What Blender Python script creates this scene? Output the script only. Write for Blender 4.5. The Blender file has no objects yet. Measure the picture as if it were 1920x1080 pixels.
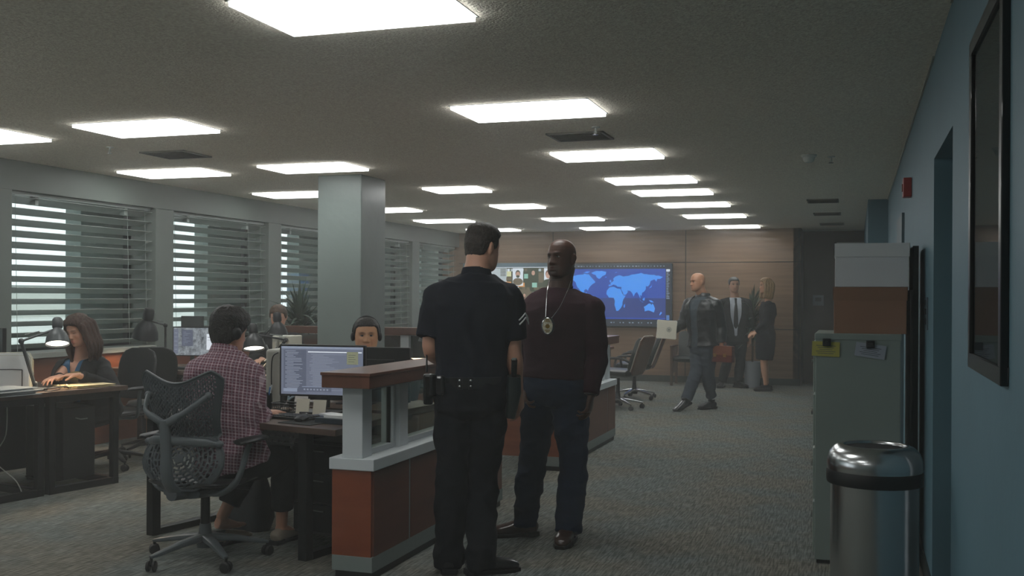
import bpy, math, random
from mathutils import Vector as V, Matrix, noise, Euler

S = bpy.context.scene
COL = S.collection
PI = math.pi
rad = math.radians
random.seed(7)

# ------------------------------------------------------------------ camera, sky, exposure
cam_d = bpy.data.cameras.new('camera')
cam = bpy.data.objects.new('camera', cam_d)
COL.objects.link(cam)
cam.location = (0, 0, 1.45)
YAW = rad(18.3)
cam.rotation_euler = (Matrix.Rotation(YAW, 4, 'Z') @ Matrix.Rotation(PI / 2, 4, 'X') @ Matrix.Rotation(0.005, 4, 'Z')).to_euler()
cam_d.sensor_width = 36
cam_d.lens = 1950 / 1920 * 36
cam_d.shift_y = (557 - 540) / 1920
cam_d.clip_start = 0.05
cam_d.clip_end = 500
S.camera = cam

S.view_settings.view_transform = 'Standard'
S.view_settings.look = 'None'
S.view_settings.gamma = 1
S.view_settings.exposure = 0.0
S.view_settings.use_curve_mapping = False
S.cycles.use_denoising = True
S.cycles.max_bounces = 7
S.cycles.diffuse_bounces = 4
S.cycles.sample_clamp_indirect = 3.0
S.cycles.use_light_tree = True
S.cycles.volume_bounces = 1

W = bpy.data.worlds.new('sky')
S.world = W
W.use_nodes = True
_n = W.node_tree
_bg = _n.nodes['Background']
_bg.inputs['Strength'].default_value = 1.8
_tc = _n.nodes.new('ShaderNodeTexCoord')
_sx = _n.nodes.new('ShaderNodeSeparateXYZ')
_rp = _n.nodes.new('ShaderNodeValToRGB')
_n.links.new(_tc.outputs['Generated'], _sx.inputs[0])
_n.links.new(_sx.outputs['Z'], _rp.inputs[0])
_n.links.new(_rp.outputs[0], _bg.inputs['Color'])
_rp.color_ramp.elements[0].position = 0.0
_rp.color_ramp.elements[0].color = (0.80, 0.86, 0.88, 1)
_rp.color_ramp.elements[1].position = 0.35
_rp.color_ramp.elements[1].color = (1.0, 1.06, 1.08, 1)
LIGHT_L = 9.5      # radiance of the ceiling troffers

# ------------------------------------------------------------------ materials
def lin(c):
    if isinstance(c, str):
        c = c.lstrip('#')
        c = [int(c[i:i + 2], 16) / 255 for i in (0, 2, 4)]
    return tuple((x / 12.92 if x <= 0.04045 else ((x + 0.055) / 1.055) ** 2.4) for x in c[:3]) + (1,)

MC = {}
def mat(name, col='#808080', rough=0.6, metal=0.0, spec=0.5, emit=0, emit_col=None, var=0.0, vscale=5, bump=0.0, bscale=60,
        stretch=(1, 1, 1), col2=None, alpha=None, trans=0.0, coat=0.0, ior=1.45, detail=4):
    if name in MC:
        return MC[name]
    m = bpy.data.materials.new(name)
    m.use_nodes = True
    nt = m.node_tree
    b = nt.nodes['Principled BSDF']
    b.inputs['Base Color'].default_value = lin(col)
    b.inputs['Roughness'].default_value = rough
    b.inputs['Metallic'].default_value = metal
    b.inputs['Specular IOR Level'].default_value = spec
    b.inputs['Coat Weight'].default_value = coat
    b.inputs['IOR'].default_value = ior
    b.inputs['Transmission Weight'].default_value = trans
    if emit:
        b.inputs['Emission Color'].default_value = lin(emit_col or col)
        b.inputs['Emission Strength'].default_value = emit
    if var or bump or col2:
        tc = nt.nodes.new('ShaderNodeTexCoord')
        mp = nt.nodes.new('ShaderNodeMapping')
        mp.inputs['Scale'].default_value = stretch
        nt.links.new(tc.outputs['Object'], mp.inputs[0])
        if var or col2:
            nz = nt.nodes.new('ShaderNodeTexNoise')
            nz.inputs['Scale'].default_value = vscale
            nz.inputs['Detail'].default_value = detail
            nt.links.new(mp.outputs[0], nz.inputs[0])
            cr = nt.nodes.new('ShaderNodeValToRGB')
            cr.color_ramp.elements[0].position = 0.32
            cr.color_ramp.elements[1].position = 0.68
            a = lin(col)
            if col2:
                c2 = lin(col2)
                cr.color_ramp.elements[0].color = a
                cr.color_ramp.elements[1].color = c2
            else:
                cr.color_ramp.elements[0].color = tuple(x * (1 - var) for x in a[:3]) + (1,)
                cr.color_ramp.elements[1].color = tuple(min(1, x * (1 + var)) for x in a[:3]) + (1,)
            nt.links.new(nz.outputs[0], cr.inputs[0])
            nt.links.new(cr.outputs[0], b.inputs['Base Color'])
        if bump:
            n2 = nt.nodes.new('ShaderNodeTexNoise')
            n2.inputs['Scale'].default_value = bscale
            n2.inputs['Detail'].default_value = 3
            nt.links.new(mp.outputs[0], n2.inputs[0])
            bp = nt.nodes.new('ShaderNodeBump')
            bp.inputs['Strength'].default_value = bump
            bp.inputs['Distance'].default_value = 0.01
            nt.links.new(n2.outputs[0], bp.inputs['Height'])
            nt.links.new(bp.outputs[0], b.inputs['Normal'])
    MC[name] = m
    return m

def emis(name, col, s=1.0):
    if name in MC:
        return MC[name]
    m = bpy.data.materials.new(name)
    m.use_nodes = True
    b = m.node_tree.nodes['Principled BSDF']
    b.inputs['Base Color'].default_value = (0.01, 0.01, 0.01, 1)
    b.inputs['Roughness'].default_value = 0.35
    b.inputs['Emission Color'].default_value = lin(col)
    b.inputs['Emission Strength'].default_value = s
    MC[name] = m
    return m

def glass_mat(name, tint='#ffffff', refl=0.08, rough=0.02):
    """thin pane: mostly clear, mirrors a little"""
    if name in MC:
        return MC[name]
    m = bpy.data.materials.new(name)
    m.use_nodes = True
    nt = m.node_tree
    out = nt.nodes['Material Output']
    nt.nodes.remove(nt.nodes['Principled BSDF'])
    t = nt.nodes.new('ShaderNodeBsdfTransparent'); t.inputs[0].default_value = lin(tint)
    g = nt.nodes.new('ShaderNodeBsdfGlossy'); g.inputs['Roughness'].default_value = rough
    lw = nt.nodes.new('ShaderNodeLayerWeight'); lw.inputs[0].default_value = 0.25
    ad = nt.nodes.new('ShaderNodeMath'); ad.operation = 'MULTIPLY_ADD'
    ad.inputs[1].default_value = 0.12; ad.inputs[2].default_value = refl
    nt.links.new(lw.outputs['Facing'], ad.inputs[0])
    mx = nt.nodes.new('ShaderNodeMixShader')
    nt.links.new(ad.outputs[0], mx.inputs[0]); nt.links.new(t.outputs[0], mx.inputs[1]); nt.links.new(g.outputs[0], mx.inputs[2])
    nt.links.new(mx.outputs[0], out.inputs[0])
    MC[name] = m
    return m

# ------------------------------------------------------------------ mesh building
def frame(t, side):
    t = t.normalized()
    a = side - t * side.dot(t)
    if a.length < 1e-5:
        a = V((1, 0, 0)) - t * t.x
        if a.length < 1e-3:
            a = V((0, 1, 0)) - t * t.y
    a.normalize()
    return a, t.cross(a).normalized()

class MB:
    def __init__(s):
        s.v = []; s.f = []; s.m = []; s.cur = 0; s.T = None
    def add(s, vs, fs):
        o = len(s.v)
        if s.T is not None:
            vs = [s.T @ V(p) for p in vs]
        s.v += [tuple(p) for p in vs]
        s.f += [tuple(i + o for i in f) for f in fs]
        s.m += [s.cur] * len(fs)
        return s
    def box(s, x0, x1, y0, y1, z0, z1, M=None):
        vs = [V((x, y, z)) for z in (z0, z1) for y in (y0, y1) for x in (x0, x1)]
        if M is not None:
            vs = [M @ p for p in vs]
        return s.add(vs, [(0, 2, 3, 1), (4, 5, 7, 6), (0, 1, 5, 4), (2, 6, 7, 3), (0, 4, 6, 2), (1, 3, 7, 5)])
    def boxc(s, c, d, rot=None):
        M = Matrix.Translation(V(c))
        if rot is not None:
            M = M @ (rot.to_matrix().to_4x4() if isinstance(rot, Euler) else rot.to_4x4())
        x, y, z = d[0] / 2, d[1] / 2, d[2] / 2
        return s.box(-x, x, -y, y, -z, z, M)
    def quad(s, a, b, c, d):
        return s.add([V(a), V(b), V(c), V(d)], [(0, 1, 2, 3)])
    def prism(s, poly, z0, z1, M=None):
        n = len(poly)
        vs = [V((p[0], p[1], z0)) for p in poly] + [V((p[0], p[1], z1)) for p in poly]
        if M is not None:
            vs = [M @ p for p in vs]
        fs = [tuple(range(n))[::-1], tuple(range(n, 2 * n))] + [(i, (i + 1) % n, n + (i + 1) % n, n + i) for i in range(n)]
        return s.add(vs, fs)
    def loft(s, pts, radii, side=V((1, 0, 0)), n=16, cap=True, sup=1.0, tan=None):
        """rings along pts; radii = number or (a, b)"""
        pts = [V(p) for p in pts]
        N = len(pts); vs = []
        for i, p in enumerate(pts):
            if tan is not None: t = V(tan)
            else:
                t = (pts[min(i + 1, N - 1)] - pts[max(i - 1, 0)])
            if t.length < 1e-7: t = V((0, 0, 1))
            a, b = frame(t, V(side))
            r = radii[i] if isinstance(radii, (list, tuple)) and not (len(radii) == 2 and N != 2 and not isinstance(radii[0], (list, tuple))) else radii
            ra, rb = (r if isinstance(r, (tuple, list)) else (r, r))
            for k in range(n):
                q = 2 * PI * k / n
                c_, s_ = math.cos(q), math.sin(q)
                if sup != 1.0:
                    c_ = math.copysign(abs(c_) ** sup, c_); s_ = math.copysign(abs(s_) ** sup, s_)
                vs.append(p + a * (ra * c_) + b * (rb * s_))
        fs = []
        for i in range(N - 1):
            for k in range(n):
                k2 = (k + 1) % n
                fs.append((i * n + k, i * n + k2, (i + 1) * n + k2, (i + 1) * n + k))
        if cap:
            fs.append(tuple(range(n))[::-1]); fs.append(tuple((N - 1) * n + k for k in range(n)))
        return s.add(vs, fs)
    def tube(s, pts, r, n=8, closed=False):
        pts = [V(p) for p in pts]
        if closed: pts = pts + [pts[0], ]
        N = len(pts)
        rr = r if isinstance(r, (list, tuple)) else [r] * N
        vs = []
        a = None
        for i, p in enumerate(pts):
            if closed and i in (0, N - 1): t = pts[1] - pts[N - 2]
            else: t = pts[min(i + 1, N - 1)] - pts[max(i - 1, 0)]
            t = t.normalized() if t.length > 1e-8 else V((0, 0, 1))
            if a is None:
                a = V((0, 0, 1)) if abs(t.z) < 0.9 else V((1, 0, 0))
            a = (a - t * a.dot(t))
            if a.length < 1e-4: a = V((0.3, 1, 0.2)) - t * t.dot(V((0.3, 1, 0.2)))
            a.normalize()
            b = t.cross(a)
            for k in range(n):
                q = 2 * PI * k / n
                vs.append(p + (a * math.cos(q) + b * math.sin(q)) * rr[i])
        fs = []
        for i in range(N - 1):
            for k in range(n):
                k2 = (k + 1) % n
                fs.append((i * n + k, i * n + k2, (i + 1) * n + k2, (i + 1) * n + k))
        if not closed:
            fs.append(tuple(range(n))[::-1]); fs.append(tuple((N - 1) * n + k for k in range(n)))
        return s.add(vs, fs)
    def lathe(s, prof, c=(0, 0, 0), n=32, M=None):
        c = V(c); vs = []; fs = []
        N = len(prof)
        for (r, z) in prof:
            for k in range(n):
                q = 2 * PI * k / n
                p = V((r * math.cos(q), r * math.sin(q), z))
                if M is not None: p = M @ p
                vs.append(p + c)
        for i in range(N - 1):
            for k in range(n):
                k2 = (k + 1) % n
                fs.append((i * n + k, i * n + k2, (i + 1) * n + k2, (i + 1) * n + k))
        if prof[0][0] > 1e-6: fs.append(tuple(range(n))[::-1])
        if prof[-1][0] > 1e-6: fs.append(tuple((N - 1) * n + k for k in range(n)))
        return s.add(vs, fs)
    def ball(s, c, r, n=14, M=None):
        r = r if isinstance(r, (tuple, list)) else (r, r, r)
        c = V(c); vs = []; fs = []
        m = max(6, n * 2 // 3)
        for i in range(m + 1):
            th = PI * i / m
            for k in range(n):
                q = 2 * PI * k / n
                p = V((r[0] * math.sin(th) * math.cos(q), r[1] * math.sin(th) * math.sin(q), -r[2] * math.cos(th)))
                if M is not None: p = M @ p
                vs.append(p + c)
        for i in range(m):
            for k in range(n):
                k2 = (k + 1) % n
                fs.append((i * n + k, i * n + k2, (i + 1) * n + k2, (i + 1) * n + k))
        return s.add(vs, fs)
    def mesh(s, name):
        me = bpy.data.meshes.new(name)
        me.from_pydata(s.v, [], s.f)
        me.validate()
        return me
    def build(s, name, mats, parent=None, smooth=False, bevel=0, loc=None, solid=0, seg=2, weld=True):
        me = bpy.data.meshes.new(name)
        me.from_pydata(s.v, [], s.f)
        mats = mats if isinstance(mats, (list, tuple)) else [mats]
        for m in mats: me.materials.append(m)
        if len(mats) > 1:
            me.polygons.foreach_set('material_index', [min(i, len(mats) - 1) for i in s.m])
        if smooth:
            me.polygons.foreach_set('use_smooth', [True] * len(me.polygons))
        import bmesh
        bm = bmesh.new(); bm.from_mesh(me)
        if weld: bmesh.ops.remove_doubles(bm, verts=bm.verts, dist=1e-5)
        bmesh.ops.recalc_face_normals(bm, faces=bm.faces)
        bm.to_mesh(me); bm.free()
        if smooth:
            try: me.set_sharp_from_angle(angle=rad(40))
            except Exception: pass
        o = bpy.data.objects.new(name, me)
        COL.objects.link(o)
        if parent is not None: o.parent = parent
        if loc is not None: o.location = loc
        if bevel:
            md = o.modifiers.new('bevel', 'BEVEL'); md.width = bevel; md.segments = seg; md.limit_method = 'ANGLE'; md.angle_limit = rad(35)
        if solid:
            md = o.modifiers.new('solid', 'SOLIDIFY'); md.thickness = solid; md.offset = 0
        return o

def spline(pts, k=6):
    pts = [V(p) for p in pts]
    out = []
    for i in range(len(pts) - 1):
        p0 = pts[max(i - 1, 0)]; p1 = pts[i]; p2 = pts[i + 1]; p3 = pts[min(i + 2, len(pts) - 1)]
        for j in range(k):
            t = j / k
            out.append(0.5 * ((2 * p1) + (p2 - p0) * t + (2 * p0 - 5 * p1 + 4 * p2 - p3) * t * t + (-p0 + 3 * p1 - 3 * p2 + p3) * t ** 3))
    out.append(pts[-1])
    return out

def thing(name, label, cat, loc=(0, 0, 0), rz=0, group=None):
    o = bpy.data.objects.new(name, None)
    o.empty_display_size = 0.1
    COL.objects.link(o)
    o.location = loc; o.rotation_euler = (0, 0, rz)
    o['label'] = label; o['category'] = cat
    if group: o['group'] = group
    return o
def tag(o, label, cat, group=None):
    o['label'] = label; o['category'] = cat
    if group: o['group'] = group
    return o
def struct(o, label=None):
    o['kind'] = 'structure'
    if label: o['label'] = label
    return o
def kids(o): return list(KIDS.get(o.name, []))
def copy_tree(o, parent=None, label=None):
    c = o.copy(); COL.objects.link(c)
    if parent is not None: c.parent = parent
    if label: c['label'] = label
    for ch in [x for x in COL.objects if x.parent == o]:
        copy_tree(ch, c)
    return c
HAZE = 0.010
# ------------------------------------------------------------------ room materials
def carpet_mat():
    m = bpy.data.materials.new('carpet'); m.use_nodes = True; nt = m.node_tree; b = nt.nodes['Principled BSDF']
    b.inputs['Roughness'].default_value = 0.95; b.inputs['Specular IOR Level'].default_value = 0.1
    tc = nt.nodes.new('ShaderNodeTexCoord')
    def nz(scale, st, det=3):
        mp = nt.nodes.new('ShaderNodeMapping'); mp.inputs['Scale'].default_value = st
        nt.links.new(tc.outputs['Object'], mp.inputs[0])
        n = nt.nodes.new('ShaderNodeTexNoise'); n.inputs['Scale'].default_value = scale; n.inputs['Detail'].default_value = det
        nt.links.new(mp.outputs[0], n.inputs[0]); return n
    a = nz(9, (11, .8, 1)); c = nz(12, (1.2, 9, 1)); d = nz(1.6, (1, 1, 1), 5)
    def ramp(n, p0, p1, c0, c1):
        r = nt.nodes.new('ShaderNodeValToRGB'); e = r.color_ramp.elements
        e[0].position = p0; e[1].position = p1; e[0].color = c0; e[1].color = c1
        nt.links.new(n.outputs[0], r.inputs[0]); return r
    r1 = ramp(a, 0.38, 0.62, (0.58, 0.58, 0.58, 1), (1.32, 1.32, 1.32, 1))
    r2 = ramp(c, 0.38, 0.62, (0.75, 0.75, 0.75, 1), (1.2, 1.2, 1.2, 1))
    r3 = ramp(d, 0.4, 0.6, lin('#696f6c'), lin('#706e65'))
    m1 = nt.nodes.new('ShaderNodeMix'); m1.data_type = 'RGBA'; m1.blend_type = 'MULTIPLY'; m1.inputs[0].default_value = 1
    m2 = nt.nodes.new('ShaderNodeMix'); m2.data_type = 'RGBA'; m2.blend_type = 'MULTIPLY'; m2.inputs[0].default_value = 1
    nt.links.new(r1.outputs[0], m1.inputs[6]); nt.links.new(r2.outputs[0], m1.inputs[7])
    nt.links.new(m1.outputs[2], m2.inputs[6]); nt.links.new(r3.outputs[0], m2.inputs[7])
    nt.links.new(m2.outputs[2], b.inputs['Base Color'])
    bp = nt.nodes.new('ShaderNodeBump'); bp.inputs['Strength'].default_value = 0.25; bp.inputs['Distance'].default_value = 0.01
    nt.links.new(m1.outputs[2], bp.inputs['Height']); nt.links.new(bp.outputs[0], b.inputs['Normal'])
    return m

def wood(name, dark, light, sc=2.0, st=(1, 1, 12), rough=0.45, coat=0.1):
    return mat(name, dark, rough=rough, col2=light, vscale=sc, stretch=st, coat=coat, detail=6)

M_carpet = carpet_mat()
M_ceil = mat('ceiling_plaster', '#f6ebdc', rough=0.95, spec=0.1, var=0.15, vscale=75, bump=0.9, bscale=85, detail=2)
M_grey = mat('grey_paint', '#666e69', rough=0.55, var=0.05, vscale=3)
M_blue = mat('blue_grey_paint', '#587884', rough=0.6, var=0.04, vscale=2.5, bump=0.1, bscale=25)
M_wallwood = wood('wall_veneer', '#6b5340', '#826850', 1.6, (0.6, 1, 14), rough=0.5)
M_darkwood = wood('dark_wood', '#332017', '#432b1e', 2, (1, 1, 0.5))
M_sillwood = wood('orange_wood', '#6a3a22', '#7d472c', 2, (1, 0.7, 9))
M_partwood = wood('partition_wood', '#74381f', '#874528', 1.4, (1.5, 1.5, 7), rough=0.4)
M_partdark = wood('partition_side_wood', '#5c3222', '#6c3d2a', 1.4, (1, 1, 7), rough=0.5)
M_cap = wood('cap_wood', '#5a382a', '#6a4434', 1.5, (9, 1.2, 1), rough=0.35, coat=0.2)
M_white = mat('white_paint', '#c3c9cc', rough=0.5, var=0.02)
M_base = mat('base_trim', '#79827f', rough=0.5)
M_basedark = mat('dark_base', '#2b322f', rough=0.6)
M_black = mat('black_plastic', '#141617', rough=0.45, var=0.1, vscale=8)
M_blackmetal = mat('black_metal', '#17191b', rough=0.35, metal=0.5)
M_greym = mat('grey_metal', '#6d726f', rough=0.45, var=0.05, vscale=4)
M_chrome = mat('chrome', '#c8c8c8', rough=0.18, metal=1)
M_slat = mat('blind_slat', '#98a19c', rough=0.45, var=0.04, vscale=3)
M_fin = mat('exterior_concrete', '#78837f', rough=0.8, var=0.12, vscale=1.5, stretch=(3, 3, 0.4))
M_paper = mat('paper', '#d8d3c2', rough=0.8, var=0.03, vscale=8)
M_paperw = mat('white_paper', '#dcdedd', rough=0.8)
M_manila = mat('manila', '#d9c79a', rough=0.8, var=0.04, vscale=9)
M_pane = glass_mat('window_glass', '#f2f7f6', 0.04)
M_pglass = glass_mat('partition_glass', '#e9efe9', 0.10, 0.05)

H = 2.62
XL, XR, YB, YF = -6.95, 0.354, 17.9, -1.6

# floor / ceiling with a real opening over every ceiling lamp
f = struct(MB().box(-7.7, 1.4, YF - 0.2, 19.6, -0.1, 0).build('floor', M_carpet), 'grey green streaked office carpet')
LIGHTS = [(-2.38, 3.55, .88), (-2.38, 5.93, .88), (-2.36, 8.04, .86), (-2.35, 9.93, .85), (-2.34, 11.17, .84), (-2.34, 12.75, .85), (-2.33, 14.62, .85), (-2.33, 16.9, .85),
          (-5.12, 5.81, .86), (-5.11, 8.11, .88), (-4.43, 10.26, .64), (-4.43, 12.41, .62), (-4.42, 14.68, .86), (-4.4, 16.82, .86),
          (-6.6, 5.81, .87), (-6.62, 8.11, .93), (-6.53, 10.28, .86), (-6.4, 12.5, .82), (-6.42, 14.56, .84), (-6.4, 16.75, .86),
          (-5.1, 3.5, .86), (-2.38, 1.2, .86), (-2.38, -.9, .86), (-5.1, 1.2, .86)]  # unseen panels continuing the grid, added to brighten surfaces facing the camera
LD = .53
xs = sorted({-7.5, 1.4} | {a for (a, b, w) in LIGHTS} | {a + w for (a, b, w) in LIGHTS})
ys = sorted({YF - 0.2, 19.6} | {b for (a, b, w) in LIGHTS} | {b + LD for (a, b, w) in LIGHTS})
cm = MB()
vid = {}
def hole(x, y): return any(a < x < a + w and b < y < b + LD for (a, b, w) in LIGHTS)
for i in range(len(xs) - 1):
    for j in range(len(ys) - 1):
        if not hole((xs[i] + xs[i + 1]) / 2, (ys[j] + ys[j + 1]) / 2):
            cm.quad((xs[i], ys[j], H), (xs[i], ys[j + 1], H), (xs[i + 1], ys[j + 1], H), (xs[i + 1], ys[j], H))
cm.box(-7.5, 1.4, YF - 0.2, 19.6, H + 0.12, H + 0.2)
struct(cm.build('ceiling', M_ceil), 'textured taupe plaster ceiling')

# ceiling lamps
M_diff = emis('lamp_diffuser', '#f7f9f7', LIGHT_L)
M_lampf = mat('lamp_frame', '#c9ccca', rough=0.5)
lamp_names = {}
def lamp_label(x, y):
    row = lambda a: 'right' if a > -3 else ('middle' if a > -5.2 else 'window side')
    c = row(x)
    if y < 3: return 'added unseen ceiling panel continuing the %s row %s' % (c, 'behind the viewer' if y < 0 else 'just past the top of frame')
    k = sorted([b for (a, b, w) in LIGHTS if row(a) == c and b > 3]).index(y)
    o = ['nearest', 'second', 'third', 'fourth', 'fifth', 'sixth', 'seventh', 'eighth'][k]
    return 'lit ceiling panel, %s one from the camera in the %s row' % (o, c) if k else 'lit ceiling panel nearest the camera in the %s row' % c
for (x, y, w) in LIGHTS:
    t = thing('ceiling_light', lamp_label(x, y), 'ceiling light', (x + w / 2, y + LD / 2, H), 0, 'recessed ceiling panels')
    hw, hd = w / 2, LD / 2
    MB().box(-hw + .012, hw - .012, -hd + .012, hd - .012, -.022, 0.03).build('diffuser', M_diff, t)
    m = MB()
    for (a, b, c, d) in ((-hw, hw, -hd, -hd + .012), (-hw, hw, hd - .012, hd), (-hw, -hw + .012, -hd, hd), (hw - .012, hw, -hd, hd)):
        m.box(a, b, c, d, -0.003, 0.06)
    m.build('frame', M_lampf, t)

# left wall: posts, beam, wainscot, sill
POSTS = [7.05, 9.3, 11.5, 13.72, 15.92, 18.0]
PW = 0.3
WIN0 = 0.93
WINT = 2.36
lw = MB()
lw.box(-7.35, XL, YF, YB, WINT, H)
lw.box(-7.35, -7.05, YF, YB, 0, WIN0 - 0.05)
for k, y in enumerate(POSTS[:-1]):
    lw.box(-7.35, XL, y - PW / 2, y + PW / 2, 0, WINT)
for y in (4.85, 2.65, .45, -1.4):
    lw.box(-7.35, XL, y - PW / 2, y + PW / 2, 0, WINT)
struct(lw.build('wall_left', M_grey, bevel=.004), 'grey window wall with projecting piers')
wain = MB()
P2 = [-1.4, .45, 2.65, 4.85] + POSTS
for a, b in zip(P2[:-1], P2[1:]):
    wain.box(-7.05, -6.99, a + PW / 2, b - PW / 2, 0, WIN0 - .05)
struct(wain.build('wall_wainscot', M_sillwood), 'orange wood panelling below the windows')
M_sillg = mat('sill_grey', '#8b8f88', rough=0.5)
M_finn = M_fin
wi = 0
for a, b in zip(P2[:-1], P2[1:]):
    if b < 3: continue
    wi += 1
    y0, y1 = a + PW / 2, b - PW / 2
    t = bpy.data.objects.new('window_%d' % wi, None); COL.objects.link(t); t.location = (-7.2, (y0 + y1) / 2, WIN0); struct(t)
    L = (y1 - y0) / 2; hh = WINT - WIN0
    MB().box(-.15, .27, -L, L, -.05, 0).build('sill', M_sillg, t, bevel=.004)
    fr = MB()
    fr.box(-.12, -.06, -L, L, 0, .05); fr.box(-.12, -.06, -L, L, hh - .05, hh)
    fr.box(-.12, -.06, -L, -L + .05, 0, hh); fr.box(-.12, -.06, L - .05, L, 0, hh)
    fr.build('frame', M_blackmetal, t)
    MB().box(-.095, -.089, -L + .05, L - .05, .05, hh - .05).build('pane', M_pane, t)
    # louvre blind
    bt = thing('window_blind', 'grey wide slat blind in %s window bay' % ['a near left', 'the leftmost', 'the leftmost full', 'the second', 'the plant', 'the bay right of the pillar', 'the farthest', 'x'][min(wi - 1, 7)],
               'blind', (-7.06, (y0 + y1) / 2, WIN0), 0, 'wide slat window blinds')
    ns = 14
    for k in range(ns):
        z = .06 + k * (hh - .13) / (ns - 1)
        mm = MB()
        R_ = Matrix.Translation(V((0, 0, z))) @ Matrix.Rotation(rad(-18), 4, 'Y')
        n8 = 6
        prof = [(-.078 + .156 * q / n8, .006 * math.sin(PI * q / n8)) for q in range(n8 + 1)]
        vs = []; fs = []
        for yy in (-L + .015, L - .015):
            for (px, pz) in prof: vs.append(R_ @ V((px, yy, pz)))
            for (px, pz) in reversed(prof): vs.append(R_ @ V((px, yy, pz - .003)))
        n_ = 2 * (n8 + 1)
        fs = [(q, (q + 1) % n_, n_ + (q + 1) % n_, n_ + q) for q in range(n_)] + [tuple(range(n_))[::-1], tuple(range(n_, 2 * n_))]
        mm.add(vs, fs); mm.build('slat', M_slat, bt)
    MB().box(-.05, .05, -L + .01, L - .01, hh - .03, hh).build('head_rail', M_slat, bt)
    for sy in (-.62, .62):
        MB().box(-.03, .03, sy * L - .02, sy * L + .02, hh - .10, hh - .02).build('bracket', M_slat, bt)
    for sy in (-.9, .62, .9):
        MB().tube([(.082, sy * L, .02), (.046, sy * L, hh - .03)], .0022, 5).build('cord', M_slat, bt)

# outside: concrete fins, pale ground, low hedge and a distant building
for k in range(-2, 5):
    y = 8.74 + 2.2 * k
    o = MB().box(-7.75, -7.55, y, y + 1.12, -.5, 4).build('wall_outer_pier', M_fin, bevel=.01); struct(o)
struct(MB().box(-120, -7.35, -60, 160, -.9, -.6).build('ground_outside', mat('pale_ground', '#b9bdb9', rough=.9, var=.08, vscale=.3)))
t = thing('building', 'pale low building far outside the left windows', 'building', (-75, 60, -.6))
MB().box(-3, 3, -22, 34, 0, 2.6).build('wall', mat('pale_render', '#c9ccc6', rough=.9), t)
MB().box(-3.4, 3.4, -22.4, 34.4, 2.6, 2.9).build('roof', mat('roof_edge', '#8d928f'), t)
M_leafout = mat('hazed_leaf', '#c3c9b8', rough=.9, var=.4, vscale=3)  # leaf colour washed pale to stand for outdoor haze
for i, (x, y, r) in enumerate([(-50, 30, 1.3), (-55, 50, 1.5), (-52, 62, 1.7), (-48, 76, 1.4)]):
    m = MB()
    for q in range(16):
        a = random.uniform(0, 6.28); rr = random.uniform(0, .7) * r
        m.ball((rr * math.cos(a), rr * math.sin(a), 1.2 + random.uniform(-.2, .9) * r), r * random.uniform(.28, .45), 8)
    t = thing('tree', 'green tree outside washed pale for haze, %s from the left through the blinds' % ['first', 'second', 'third', 'fourth'][i], 'tree', (x, y, -.6))
    m.build('crown', M_leafout, t, smooth=True)
    MB().tube([(0, 0, 0), (0, 0, 1.5)], .12).build('trunk', M_fin, t)

# back wall
bw = MB()
bw.box(XL - .4, -.87, YB, YB + .12, 0, H)
struct(bw.build('wall_back', M_wallwood), 'horizontal grain brown veneer wall')
sm = MB()
for z in (2.06,.93): sm.box(XL, -.87, YB - .004, YB, z - .007, z + .007)
for x in (-5.15, -2.78, -.9): sm.box(x - .007, x + .007, YB - .004, YB, .1, H)
struct(sm.build('trim_1', mat('seam', '#1c1714')))
struct(MB().box(XL, -.87, YB - .015, YB, 0, .11).build('baseboard_back', M_basedark))
# dark recess at the right end of the back wall
struct(MB().box(-.87, .9, YB + .9, YB + 1.0, 0, H).build('wall_recess', M_darkwood), 'dark wood hallway end')
struct(MB().box(-.99, -.87, YB, YB + .9, 0, H).build('wall_recess_side', M_darkwood))
struct(MB().box(-.87, .2, YB + .3, YB + .32, H - .035, H - .02).build('trim_2', mat('pale_trim', '#9a9d99')))
d2 = bpy.data.objects.new('door_2', None); COL.objects.link(d2); d2.location = (-.05, YB + .88, 0); struct(d2)
MB().box(-.27, .33, -.04, 0, 0, 2.42).build('door_panel', mat('pale_door', '#aeb1ab', rough=.5), d2)
MB().box(-.33, -.27, -.06, 0, 0, 2.5).build('jamb', M_darkwood, d2)
MB().box(.2, .24, -.09, -.04, .95, 1.1).build('handle', M_chrome, d2)

# right wall with its doorway and the jog further down
rw = MB()
rw.box(XR, XR + .55, YF, 4.37, 0, H)
rw.box(XR, XR + .55, 4.37, 5.39, 2.125, H)
rw.box(XR, XR + .55, 5.39, 12.95, 0, H)
rw.box(.13, XR + .55, 12.95, 13.2, 0, H)
rw.box(.13, XR + .55, 13.2, 19.6, 0, H)
struct(rw.build('wall_right', M_blue), 'blue grey painted corridor wall')
d1 = bpy.data.objects.new('door_1', None); COL.objects.link(d1); d1.location = (XR + .3, 4.88, 0); struct(d1)
MB().box(0, .045, -.5, .5, .005, 2.1).build('door_panel', mat('door_paint', '#4c6067', rough=.5), d1)
MB().box(-.06, 0, .40, .44, 1.0, 1.03).build('handle', M_chrome, d1)
struct(MB().box(XR - .01, XR, 5.39, 12.95, H - .012, H).build('trim_3', mat('pale_trim2', '#a3a49a')))
struct(MB().box(XR - .01, XR, YF, 4.4, H - .012, H).build('trim_4', MC['pale_trim2']))
struct(MB().box(XR - .012, XR, 5.39, 12.95, 0, .1).build('baseboard_right', M_basedark))
struct(MB().box(-7.5, 1.0, YF - .1, YF, 0, H).build('wall_front', M_grey), 'grey wall behind the camera')
for ya, yb, nm in ((8.6, 9.6, 'door_3'),):
    dd = bpy.data.objects.new(nm, None); COL.objects.link(dd); dd.location = (XR, (ya + yb) / 2, 0); struct(dd)
    MB().box(-.02, 0, -.5, .5, 0, 2.12).build('door_panel', MC['door_paint'], dd)
    MB().box(-.06, -.02, -.42, -.38, 1.0, 1.03).build('handle', M_chrome, dd)

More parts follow.
